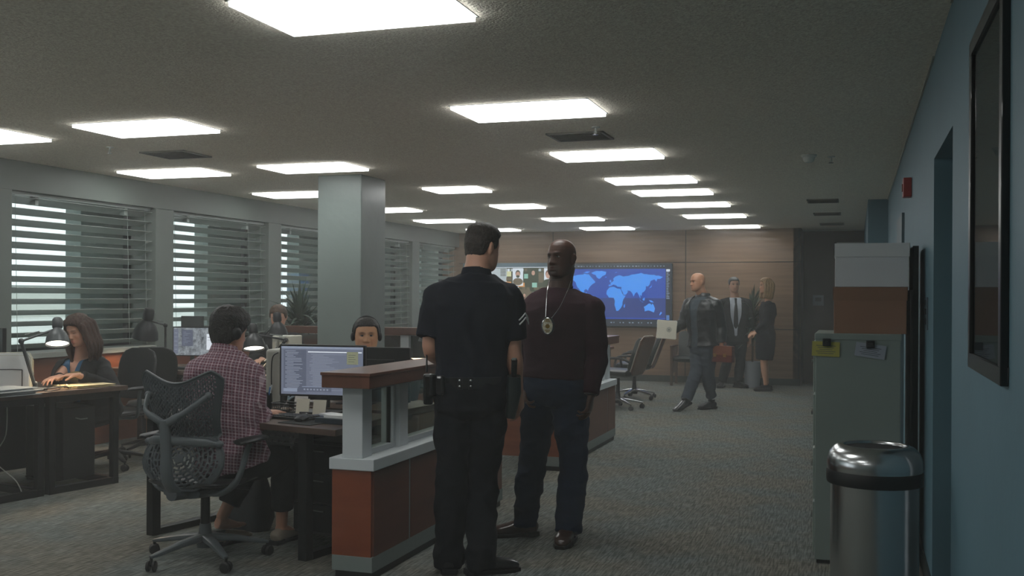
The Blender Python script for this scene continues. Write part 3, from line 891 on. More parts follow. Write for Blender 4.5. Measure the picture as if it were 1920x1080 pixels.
# portrait side
pp = MB()
def rp(x0, x1, z0, z1, k, y): ui_rect(pp, px(x0), px(x1), pz(z0), pz(z1), y, k)
rp(851, 1040, 606, 497, 0, Y0)
rp(851, 1040, 499, 496.5, 5, Y0 - .001)
rp(853, 938, 606, 500, 1, Y0 - .001); rp(855, 858, 580, 501, 5, Y0 - .002); rp(863, 872, 540, 501, 5, Y0 - .002)
for k in range(5): rp(925, 936, 503 + k * 3, 501.5 + k * 3, 0, Y0 - .003)
for (a, b, c, d, k) in ((938, 947, 516, 506, 6), (973, 981, 520, 511, 4), (935, 947, 534, 526, 3), (961, 974, 536, 528, 3), (989, 999, 537, 528, 4), (949, 962, 543, 536, 5), (1002, 1012, 528, 508, 2), (937, 948, 524, 517, 2), (961, 985, 560, 541, 2), (960, 974, 577, 562, 1), (960, 974, 590, 579, 4), (976, 1000, 575, 563, 2), (1004, 1020, 560, 542, 1)):
    rp(a, b, c, d, k, Y0 - .002)
for (a, b, c, d, k) in ((950, 971, 534, 500, 5), (981, 1002, 528, 500, 0), (1013, 1030, 528, 500, 5), (1012, 1026, 580, 545, 5)):
    rp(a, b, c, d, k, Y0 - .003)
def bust(cx, cz, s, hair, shirt, skin, beard=False):
    def ell(x, z, rx, rz, k, y):
        pp.cur = k; n = 16
        pp.add([(px(x) + rx * .00937 * math.cos(2 * PI * q / n), y, pz(z) + rz * .00932 * math.sin(2 * PI * q / n)) for q in range(n)], [tuple(range(n))])
    ell(cx, cz + s * 2.0, s * 1.45, s * 1.0, shirt, Y0 - .0035)
    ell(cx, cz - s * .25, s * .72, s * .95, hair, Y0 - .004); ell(cx, cz + .05 * s, s * .62, s * .82, skin, Y0 - .0045)
    if beard: ell(cx, cz + .55 * s, s * .5, s * .38, hair, Y0 - .005)
    ell(cx - .25 * s, cz - .1 * s, s * .09, s * .06, 0, Y0 - .0055); ell(cx + .25 * s, cz - .1 * s, s * .09, s * .06, 0, Y0 - .0055)
random.seed(9)
for k in range(60):
    a_ = random.uniform(939, 1034); c_ = random.uniform(532, 600); w_ = random.uniform(5, 13); h_ = random.uniform(4, 12)
    rp(a_, a_ + w_, c_ + h_, c_, random.choice([1, 1, 2, 4, 5, 6, 2, 3]), Y0 - .0012 - .00001 * k)
for k in range(14):
    a_ = 939 + k * 7; rp(a_, a_ + 5, 506, 501, random.choice([1, 2, 6, 5]), Y0 - .0019)
bust(960.5, 512, 7, 0, 2, 7, True); bust(991.5, 509, 5.5, 0, 0, 7); bust(1021.5, 513, 8, 8, 0, 7); bust(974, 552, 4, 0, 8, 7)
pp.build('portrait_screen', [E_('board', '#3c4636'), E_('pale', '#b7c3c8', .9), E_('brown', '#6d6450'), E_('amber', '#e0a060'), E_('mint', '#8fc4b4'), E_('white', '#dfe9f2'), E_('cream', '#d9dcae'), E_('skin', '#c49c88'), E_('hair', '#6b4a3a')], dt, weld=False)
# ------------------------------------------------------------------ filing cabinet corner
t = thing('filing_cabinet', 'grey metal filing cabinet beside the blue wall', 'filing cabinet', (-.21, 5.94, 0))
M_cab = mat('cabinet_grey', '#87938d', rough=.45, var=.05, vscale=2)
MB().box(0, .44, 0, .62, .02, 1.24).build('body', M_cab, t, bevel=.004)
MB().box(-.004, .444, -.004, .624, 1.225, 1.26).build('top', M_cab, t, bevel=.004)
MB().box(.01, .43, .01, .6, 0, .03).build('plinth', M_black, t)
for k in range(4):
    d = MB().box(-.012, .0, .03, .59, .05 + k * .295, .33 + k * .295).build('drawer', M_cab, t, bevel=.003)
    MB().box(-.03, -.012, .24, .38, .2 + k * .295, .215 + k * .295).build('handle', M_chrome, d)
def storage_box(label, loc, w, d, h, bm_, lm_, rz=0):
    t = thing('storage_box', label, 'box', loc, rz, 'lidded storage boxes')
    MB().box(0, w, 0, d, 0, h - .002).build('body', bm_, t, bevel=.002)
    lid = MB(); lh = .07
    lid.box(-.006, w + .006, -.006, d + .006, h, h + .004); lid.box(-.006, w + .006, -.006, -.003, h - lh, h); lid.box(-.006, w + .006, d + .003, d + .006, h - lh, h)
    lid.box(-.006, -.003, -.006, d + .006, h - lh, h); lid.box(w + .003, w + .006, -.006, d + .006, h - lh, h)
    lid.build('lid', lm_, t)
    MB().tube([(w + .007, d / 2 - .04, h * .5), (w + .007, d / 2 + .04, h * .5)], .006, 6).build('handle_slot', M_black, t)
    return t
M_bw = mat('box_white', '#dcdde0', rough=.7, var=.03, vscale=3); M_bb = mat('box_brown', '#96705a', rough=.7, var=.08, vscale=3)
storage_box('brown lidded storage box on top of the grey filing cabinet', (-.115, 6.0, 1.26), .375, .5, .25, M_bb, mat('box_brown_lid', '#8e6a54', rough=.7))
storage_box('white lidded storage box stacked on the brown box', (-.11, 6.0, 1.515), .38, .5, .235, M_bw, mat('box_white_lid', '#e2e3e4', rough=.7))
def note(label, x, z, w, h, rot, m_, x2):
    t = thing('paper_note', label, 'note', (x, 5.935, z), 0)
    m = MB(); m.boxc((0, -.004, 0), (w, .0012, h), Euler((0, rad(rot), 0))); m.build('slip', m_, t)
    m = MB()
    for k in range(5):
        q = Euler((0, rad(rot), 0)).to_matrix() @ V((0, 0, h * .22 - k * h * .13))
        m.boxc((q.x, -.0052, q.z), (w * (.7 - .12 * (k % 3)), .0004, .003), Euler((0, rad(rot), 0)))
    m.build('handwriting', mat('ink', '#5a6064'), t)
    c = thing('magnet_clip', label.replace('slip', 'black clip holding').split(' held')[0], 'clip', (x + x2, 5.935, z + h * .45), 0, 'clips on the filing cabinet')
    MB().box(-.022, .022, -.022, -.006, -.02, .022).build('grip', M_black, c, bevel=.004)
    MB().tube([(-.012, -.022, 0), (-.012, -.03, .012), (.012, -.03, .012), (.012, -.022, 0)], .0025, 6).build('wire', M_blackmetal, c)
M_y = mat('note_yellow', '#b3ad58', rough=.8); 
note('yellow slip held at the left edge of the filing cabinet', -.155, 1.175, .145, .08, 2, M_y, 0.005)
note('white slip held by a clip on the filing cabinet front', .075, 1.17, .155, .075, 8, mat('note_white', '#9fa6b2', rough=.8), .0)
# dark board, and a black panel filling in shade, between cabinet and wall
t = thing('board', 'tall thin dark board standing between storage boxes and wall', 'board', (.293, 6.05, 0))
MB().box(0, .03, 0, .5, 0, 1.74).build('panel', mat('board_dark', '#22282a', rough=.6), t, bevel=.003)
t = thing('board', 'black panel put in for the shade beside the filing cabinet', 'board', (.277, 5.98, 0))
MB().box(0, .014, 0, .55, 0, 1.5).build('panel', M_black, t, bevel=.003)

# ------------------------------------------------------------------ steel bin
def steel():
    m = bpy.data.materials.new('brushed_steel'); m.use_nodes = True; nt = m.node_tree; b = nt.nodes['Principled BSDF']
    b.inputs['Metallic'].default_value = 1; b.inputs['Base Color'].default_value = (.55, .57, .58, 1); b.inputs['Roughness'].default_value = .22
    b.inputs['Anisotropic'].default_value = .6
    return m
M_steel = steel()
t = thing('trash_can', 'brushed steel round bin with black band and open domed top', 'bin', (.075, 4.5, 0))
MB().lathe([(0, .02), (.172, .02), (.172, .70), (0, .70)], n=64).build('body', M_steel, t, smooth=True)
MB().lathe([(.168, 0), (.176, 0), (.176, .03), (.168, .03)], n=48).build('base_ring', M_black, t, smooth=True)
MB().lathe([(.17, .70), (.186, .70), (.189, .71), (.189, .745), (.186, .755), (.17, .755)], n=64).build('band', M_black, t, smooth=True)
MB().lathe([(.186, .755), (.187, .775), (.184, .80), (.174, .826), (.156, .846), (.132, .856), (.122, .855), (.115, .845), (.115, .80), (.112, .80)], n=64).build('lid', M_steel, t, smooth=True)
MB().lathe([(.112, .845), (.112, .5), (0, .5)], n=40).build('liner', mat('bin_liner', '#08090a', rough=.9), t)

# ------------------------------------------------------------------ framed picture
t = thing('framed_picture', 'tall black framed glazed picture on the blue wall at right edge', 'picture', (XR, 3.165, 1.238))
m = MB(); hw = .385; HH = 1.016
for (a, b, c, d) in ((-hw, hw, 0, .045), (-hw, hw, HH - .045, HH), (-hw, -hw + .045, .045, HH - .045), (hw - .045, hw, .045, HH - .045)): m.box(-.02, 0, a, b, c, d)
m.build('frame', mat('frame_black', '#131416', rough=.3, coat=.3), t, bevel=.003)
MB().box(-.006, -.002, -hw + .045, hw - .045, .045, HH - .045).build('print', mat('abstract_print', '#2a3440', rough=.6, col2='#4b4a44', vscale=2.2, detail=5), t)
MB().box(-.012, -.010, -hw + .045, hw - .045, .045, HH - .045).build('glass', glass_mat('picture_glass', '#dfe5e6', .22, .01), t)

# ------------------------------------------------------------------ desk things, near desk
Rz = rad(A)
t = thing('keyboard', 'black keyboard in front of plaid shirt person hands', 'keyboard', (-3.12, 5.33, .74), Rz)
MB().box(-.19, .19, -.07, .07, 0, .016).build('body', M_black, t, bevel=.004)
m = MB()
for r in range(5):
    for c in range(16): m.box(-.178 + c * .0225, -.16 + c * .0225, -.058 + r * .024, -.038 + r * .024, .016, .022)
m.build('keys', mat('key_grey', '#2e3133', rough=.5), t)
t = thing('mouse_pad', 'dark round cornered mouse pad at desk edge', 'mouse pad', (-2.93, 5.17, .74), Rz)
MB().box(-.12, .12, -.09, .09, 0, .004).build('pad', mat('pad', '#1f2322', rough=.9), t, bevel=.002)
t = thing('computer_mouse', 'black computer mouse on the dark pad', 'mouse', (-2.97, 5.21, .7445), Rz + .3)
MB().loft([(0, -.055, .004), (0, -.05, .01), (0, -.02, .016), (0, .02, .016), (0, .05, .01), (0, .058, .004)], [(.012, .004), (.027, .01), (.032, .016), (.03, .016), (.024, .01), (.01, .004)], n=16).build('shell', M_lampb, t, smooth=True)
MB().box(-.002, .002, .02, .05, .012, .033).build('wheel', M_greym, t)
t = thing('pen_cup', 'mesh pen cup of pens and a yellow marker by the hands', 'pen cup', (-3.52, 5.72, .74), 0)
MB().lathe([(0, 0), (.04, 0), (.042, .1), (.039, .1), (.037, .005)], n=20).build('cup', M_black, t, smooth=True)
for i, (c, x, y, dx, dy, l) in enumerate([('#b8c040', -.01, 0, -.02, .0, .16), ('#c0c8cc', .012, .01, .02, .01, .15), ('#cc5a3a', .0, -.015, -.03, -.01, .15), ('#3a6aa0', .015, -.01, .03, -.01, .14)]):
    MB().tube([(x, y, .01), (x + dx, y + dy, l)], .005, 8).build('pen', mat('pen_%s' % 'abcd'[i], c, rough=.4), t)
t = thing('scissors', 'white handled scissors leaning upright beside the pen cup', 'scissors', (-3.37, 5.74, .74), rad(10))
M_sc = mat('scissor_white', '#b9d0dc', rough=.4)
m = MB()
for s_ in (-1, 1):
    c = V((.05 + .03 * s_, 0, .155 - .012 * s_)); n = 18
    m.tube([c + V((.018 * math.cos(2 * PI * q / n), 0, .036 * math.sin(2 * PI * q / n))) for q in range(n)], .006, 8, closed=True)
    m.tube([c + V((-.01, 0, -.034)), V((.0, 0, .06))], .007, 8)
m.T = None
m.build('handle', M_sc, t, smooth=True)
MB().tube([(0, 0, .06), (-.04, 0, .005)], [.006, .002], 6).build('blade', M_chrome, t)
t = thing('holder', 'black wire cup that holds the scissors', 'holder', (-3.40, 5.78, .74))
MB().lathe([(0, 0), (.045, 0), (.045, .09), (.042, .09), (.042, .004)], n=18).build('cup', M_black, t, smooth=True)
t = thing('mesh_tray', 'small black mesh tray of clips beside the hands', 'tray', (-3.30, 5.60, .74), Rz)
m = MB(); m.prism([(-.06, -.045), (.06, -.045), (.06, .045), (-.06, .045)], 0, .004)
for z, r in ((.02, 1.06), (.04, 1.14), (.058, 1.2)):
    m.tube([(-.06 * r, -.045 * r, z), (.06 * r, -.045 * r, z), (.06 * r, .045 * r, z), (-.06 * r, .045 * r, z)], .0025, 6, closed=True)
for k in range(9):
    x = -.06 + .015 * k
    for y in (-1, 1): m.tube([(x, .045 * y, 0), (x * 1.2, .054 * y, .058)], .0015, 5)
m.build('wire_body', M_black, t)
MB().ball((0, 0, .02), (.04, .03, .014), 10).build('clips', mat('clip_mix', '#8a7a6a', rough=.4, var=.4, vscale=80), t, smooth=True)
for i, (x, y, r_, l) in enumerate([(-3.17, 5.63, 4, 'left'), (-3.04, 5.60, 0, 'right')]):
    t = thing('memo_pad', 'upright white memo card under the code monitor, %s of two' % l, 'memo card', (x, y - .06, .74), rad(r_), 'upright memo cards')
    MB().boxc((0, 0, .045), (.085, .004, .09), Euler((rad(-12), 0, 0))).build('card', M_paper, t)
    MB().box(-.03, .03, .0, .03, 0, .004).build('foot', M_black, t)
t = thing('binder_clip', 'black binder clip lying before the memo cards', 'clip', (-3.07, 5.42, .74), rad(30))
MB().prism([(-.02, -.012), (.02, -.012), (.02, .012), (-.02, .012)], 0, .018).build('jaw', M_black, t, bevel=.003)
MB().tube(spline([(-.012, .012, .01), (-.014, .045, .014), (0, .055, .014), (.014, .045, .014), (.012, .012, .01)]), .0018, 6).build('wire', M_chrome, t)
t = thing('notepad', 'white notepad on blue folder right of the memo cards', 'notepad', (-2.93, 5.46, .74), rad(-25))
MB().box(-.09, .09, -.06, .06, 0, .012).build('folder', mat('folder_blue', '#4a5570', rough=.5), t, bevel=.002)
MB().box(-.05, .07, -.04, .05, .012, .022).build('sheets', M_paperw, t)
t = thing('notepad', 'pale notepad stack at the desk edge beside white post', 'notepad', (-2.76, 5.24, .74), rad(-10))
MB().box(-.1, .1, -.08, .08, 0, .03).build('folder', mat('folder_dark', '#26303a', rough=.5), t, bevel=.002)
MB().box(-.06, .09, -.05, .06, .03, .045).build('sheets', M_paperw, t)
t = thing('computer_tower', 'pale rounded plastic case left of the code monitor', 'computer', (-3.62, 6.02, .74), rad(10))
MB().box(-.06, .06, -.05, .2, 0, .36).build('case', mat('pale_plastic', '#a7a69d', rough=.45), t, bevel=.02, seg=4)
MB().tube(spline([(.03, -.055, .34), (.0, -.075, .31), (-.01, -.07, .2), (-.01, -.06, .02)]), .004, 6).build('cord', M_black, t, smooth=True)

# ------------------------------------------------------------------ left desk things
def papers(name, label, loc, rz, w, d, n, m_, cat='papers', jit=.012, th=.003, seed=1):
    random.seed(seed)
    t = thing(name, label, cat, loc, rz)
    for k in range(n):
        M_ = Matrix.Translation(V((random.uniform(-jit, jit), random.uniform(-jit, jit), k * th * 1.02))) @ Matrix.Rotation(random.uniform(-.08, .08), 4, 'Z')
        MB().box(-w / 2, w / 2, -d / 2, d / 2, 0, th, M_).build('sheet', m_, t)
    return t
papers('manila_folder', 'pile of manila folders lit by lamp at desk corner', (-5.58, 6.5, .75), rad(-20), .24, .32, 6, M_manila, 'folders', .025, .0035, 4)
papers('paper_stack', 'messy stack of white papers at the left desk edge', (-5.66, 5.72, .75), rad(-8), .3, .42, 9, mat('dim_paper', '#8f9698', rough=.8), 'papers', .03, .005, 2)
t = thing('file_holder', 'wire file holder of pale folders behind the grey lamp', 'file holder', (-5.93, 6.12, .75), rad(28))
m = MB()
for y in (-.07, 0, .07):
    m.tube(spline([(-.11, y, .0), (-.11, y, .13), (-.09, y, .15), (.09, y, .15), (.11, y, .13), (.11, y, 0)], 3), .0035, 6)
m.tube([(-.11, -.1, .004), (-.11, .1, .004)], .0035, 6); m.tube([(.11, -.1, .004), (.11, .1, .004)], .0035, 6)
m.build('wire_rack', M_black, t, smooth=True)
for i, (y, h_, c) in enumerate([(-.05, .25, '#b9b9aa'), (-.03, .27, '#c6c4b2'), (-.01, .26, '#b4b7ac'), (.02, .25, '#d6c9ae'), (.045, .23, '#d9c7a6')]):
    f_ = thing('file_folder', 'pale upright file folder in the wire holder, %s from the front' % ['first', 'second', 'third', 'fourth', 'fifth'][i], 'folder', (-5.93, 6.12, .755), rad(28), 'folders in the wire holder')
    mm_ = mat('folder_c%s' % 'abcde'[i], c, rough=.75)
    R_ = Matrix.Translation(V((.0, y, 0))) @ Matrix.Rotation(rad(-4 + 2 * i), 4, 'X')
    pl = [(-.16, .004), (.16, .004), (.165, h_ * .9), (.15, h_), (-.15, h_), (-.165, h_ * .9)]
    m = MB(); m.prism([(a, b) for a, b in pl], 0, .008, R_ @ Matrix.Rotation(PI / 2, 4, 'X')); m.build('cover', mm_, f_, bevel=.002)
    m = MB(); m.prism([(a * .96, b * .97 + .003) for a, b in pl], .009, .014, R_ @ Matrix.Rotation(PI / 2, 4, 'X')); m.build('sheets', M_paperw, f_)
t = thing('handbag', 'olive brown soft bag lying before the woman hands', 'bag', (-5.75, 6.62, .75), rad(-10))
MB().loft([(-.13, 0, .03), (-.1, 0, .045), (-.02, .01, .055), (.06, 0, .045), (.14, -.01, .025), (.17, -.01, .012)], [(.02, .02), (.06, .042), (.075, .05), (.07, .042), (.05, .022), (.02, .01)], side=V((0, 1, 0)), n=18).build('body', mat('olive_leather', '#6f5f32', rough=.55, bump=.6, bscale=14), t, smooth=True)
MB().tube(spline([(-.08, -.04, .06), (-.02, -.07, .09), (.06, -.06, .07), (.12, -.04, .03)]), .007, 8).build('strap', mat('strap_tan', '#8a7440', rough=.5), t, smooth=True)
t = thing('cable', 'dark coiled cables beside the lamp base', 'cable', (-5.58, 6.1, .75))
MB().tube(spline([(-.1, -.06, .005), (-.02, .02, .012), (.04, -.04, .005), (.07, .06, .01), (.0, .12, .02), (-.05, .05, .01), (.03, .0, .02), (.09, .1, .03), (.03, .2, .006)], 5), .004, 6).build('cord', M_black, t, smooth=True)
t = thing('eyeglasses', 'thin wire eyeglasses lying on desk beside the manila folders', 'glasses', (-5.53, 6.22, .752), rad(40))
m = MB()
for x in (-.033, .033): m.tube([(x + .024 * math.cos(q * PI / 8), .0, .02 + .018 * math.sin(q * PI / 8)) for q in range(16)], .0015, 6, closed=True)
m.tube([(-.01, 0, .022), (.01, 0, .022)], .0015, 6)
m.build('rims', M_chrome, t, smooth=True)
MB().tube([(-.057, 0, .022), (-.055, .11, .015)], .0015, 6).build('temple', M_chrome, t); MB().tube([(.057, 0, .022), (.055, .11, .015)], .0015, 6).build('temple', M_chrome, t)

# ------------------------------------------------------------------ far desks
t = thing('water_bottle', 'small teal bottle standing on the window side desk', 'bottle', (-6.72, 8.55, .74))
MB().lathe([(0, 0), (.075, 0), (.078, .02), (.05, .035), (0, .04)], n=20).build('saucer', mat('pale_blue', '#8fa5a8', rough=.4), t, smooth=True)
MB().lathe([(0, .03), (.04, .03), (.043, .1), (.04, .15), (0, .155)], n=20).build('cup', mat('teal', '#4a8a90', rough=.35), t, smooth=True)
t = thing('desk_toy', 'small green round object on far desk near the teal bottle', 'ornament', (-6.52, 8.46, .74))
MB().lathe([(0, 0), (.02, 0), (.03, .02), (.028, .045), (.012, .065), (0, .07)], n=16).build('body', mat('toy_green', '#3f7a4f', rough=.4), t, smooth=True)
MB().lathe([(0, 0), (.03, 0), (.03, .004), (0, .006)], n=16).build('foot', M_black, t)
t = thing('keyboard', 'dark keyboard before the map monitor', 'keyboard', (-6.1, 8.5, .74), rad(6))
MB().box(-.2, .2, -.06, .06, 0, .02).build('body', M_black, t, bevel=.004)
MB().box(-.19, .19, -.05, .05, .02, .024).build('keys', MC['key_grey'], t)
papers('paper_stack', 'low pile of papers left of the map monitor keyboard', (-6.4, 8.6, .74), .3, .2, .16, 5, MC['clip_mix'], 'papers', .02, .004, 8)
for i, (x, y, c) in enumerate([(-5.3, 8.55, '#c5c4b8'), (-5.24, 8.57, '#b2b4ac'), (-5.18, 8.59, '#cfccbd')]):
    t = thing('file_box', 'upright white file box behind the lit lamp, %s of three' % ['left', 'middle', 'right'][i], 'file box', (x + .16, y + .05, .74), rad(-3), 'upright file boxes')
    MB().box(-.022, .022, -.1, .12, 0, .34).build('case', mat('filebox_%s' % 'abc'[i], c, rough=.5), t, bevel=.012, seg=3)
    MB().box(-.014, .014, -.104, -.1, .2, .28).build('spine_label', M_paper, t)
for i, (x, y, c, h_, lb) in enumerate([(-5.02, 8.3, '#8a4a3a', .15, 'reddish brown'), (-5.3, 8.22, '#5d6a4e', .13, 'olive'), (-4.9, 8.27, '#4a3a30', .12, 'dark brown')]):
    t = thing('drinking_glass', '%s tumbler on the far middle desk by the lit lamp' % lb, 'tumbler', (x, y, .745))
    MB().lathe([(0, 0), (.032, 0), (.038, h_), (.034, h_), (.03, .006), (0, .006)], n=20).build('wall', mat('tumbler_%s' % 'abc'[i], c, rough=.3), t, smooth=True)
    MB().lathe([(0, .008), (.031, .008), (.034, h_ * .7), (0, h_ * .7)], n=16).build('contents', mat('drink', '#7a6a5a', rough=.4), t)
papers('paper_stack', 'small pile of folded papers right of the white file boxes', (-4.75, 8.4, .74), .2, .2, .14, 5, M_manila, 'papers', .02, .004, 9)
# paper tray and pencils near black lamp
t = thing('document_tray', 'grey letter tray near the tilted black lamp', 'tray', (-3.28, 7.55, .745), rad(8))
m = MB(); m.box(-.17, .17, -.12, .12, 0, .006); m.box(-.17, -.16, -.12, .12, 0, .2); m.box(.16, .17, -.12, .12, 0, .2); m.box(-.17, .17, .11, .12, 0, .2); m.box(-.17, .17, -.12, .12, .19, .2)
m.build('shell', mat('tray_grey', '#7b7f7b', rough=.4), t, bevel=.003)
MB().box(-.14, .14, -.1, .1, .2, .215).build('sheets', M_paper, t)
t = thing('pencil_cup', 'cup of white pencils beside the tilted black lamp', 'pencil cup', (-2.86, 7.6, .745))
MB().lathe([(0, 0), (.04, 0), (.04, .12), (.037, .12), (.037, .005)], n=18).build('cup', M_greym, t, smooth=True)
for dx, dy in ((-.05, 0), (-.01, .02), (.02, -.02)):
    MB().tube([(dx * .2, dy * .2, .01), (dx, dy, .24)], .005, 6).build('pencil', M_paper, t)

# ------------------------------------------------------------------ plants
def plant(label, loc, n, L, seed, pot='#8a8f90', ph=.3, pr=.13, trunk=.1, spread=1.0):
    random.seed(seed)
    t = thing('potted_plant', label, 'plant', loc)
    MB().lathe([(0, 0), (pr * .78, 0), (pr, ph), (pr * .93, ph), (pr * .85, ph - .04), (0, ph - .04)], n=28).build('pot', mat('pot_' + pot[1:], pot, rough=.5), t, smooth=True)
    MB().tube([(0, 0, ph - .05), (.01, 0, ph + trunk)], [.018, .013], 8).build('stem', mat('stem', '#4b4034', rough=.8), t, smooth=True)
    m = MB()
    for k in range(n):
        az = k * 2.399 + random.uniform(-.3, .3); el = random.uniform(.05, 1.45); l = L * random.uniform(.6, 1.1)
        b = V((0, 0, ph + trunk * random.uniform(.3, 1.05))); d = V((math.cos(az) * math.cos(el), math.sin(az) * math.cos(el), math.sin(el)))
        d.x *= spread; d.y *= spread
        P_ = []
        droop = random.uniform(.1, .55) * math.cos(el) + .03
        for q in range(7):
            s_ = q / 6; P_.append(b + d * l * s_ - V((0, 0, droop * l * s_ * s_)))
        wv = [.005, .016, .020, .018, .014, .008, .001]
        vs = []; fs = []
        for q, p in enumerate(P_):
            tt = (P_[min(q + 1, 6)] - P_[max(q - 1, 0)]).normalized(); sd = tt.cross(V((0, 0, 1)))
            sd = sd.normalized() if sd.length > .05 else V((1, 0, 0)); up = sd.cross(tt)
            vs += [p - sd * wv[q], p - up * wv[q] * .35, p + sd * wv[q], p + up * .001]
        for q in range(6):
            for e in range(4): fs.append((q * 4 + e, q * 4 + (e + 1) % 4, q * 4 + 4 + (e + 1) % 4, q * 4 + 4 + e))
        m.add(vs, fs)
    m.build('foliage', mat('leaf_green', '#35483a', rough=.45, var=.35, vscale=6), t, smooth=True, weld=False)
    return t
t = plant('spiky dracaena plant standing behind the rear partition left of the pillar', (-6.27, 10.93, 0), 170, .46, 3, '#3b4040', .85, .16, .38)
plant('spiky potted plant behind the suited man by the rear wood wall', (-1.60, 17.35, 0), 170, .42, 6, '#7f868a', .42, .15, .88)
# ------------------------------------------------------------------ task chairs
M_ch = mat('chair_graphite', '#3f4649', rough=.45, var=.06, vscale=6)
M_chl = mat('chair_light_graphite', '#545b5e', rough=.4)
def star_base(t, r=.32, mat_=None, rz=0, arm_mat=None):
    m = MB()
    m.lathe([(0, .07), (.045, .07), (.05, .12), (.035, .15), (.03, .2), (0, .2)], n=24)
    m.build('hub', mat_, t, smooth=True)
    for k in range(5):
        a = rz + k * 2 * PI / 5
        d = V((math.cos(a), math.sin(a), 0)); s_ = V((-math.sin(a), math.cos(a), 0))
        m = MB()
        pts = [d * .03 + V((0, 0, .125)), d * .15 + V((0, 0, .112)), d * (r - .03) + V((0, 0, .082)), d * r + V((0, 0, .078))]
        m.loft(pts, [(.033, .022), (.027, .017), (.017, .012), (.012, .008)], side=s_, n=12, sup=.7)
        g = m.build('base_leg', arm_mat or mat_, t, smooth=True)
        c = d * (r - .005)
        m = MB()
        ax = Matrix.Rotation(a + .7, 4, 'Z') @ Matrix.Rotation(PI / 2, 4, 'X')
        for q in (-.016, .016):
            o_ = (Matrix.Rotation(a + .7, 4, 'Z') @ V((0, q, 0)))
            m.lathe([(0, -.009), (.024, -.009), (.029, -.004), (.029, .004), (.024, .009), (0, .009)], (c.x + o_.x, c.y + o_.y, .03), 18, ax)
        w = m.build('caster', M_black, t, smooth=True)
        MB().tube([(c.x, c.y, .03), (c.x, c.y, .078)], .008, 8).build('caster_stem', M_black, w)
    MB().tube([(0, 0, .18), (0, 0, .4)], [.027, .024], 16).build('gas_column', M_blackmetal, t, smooth=True)

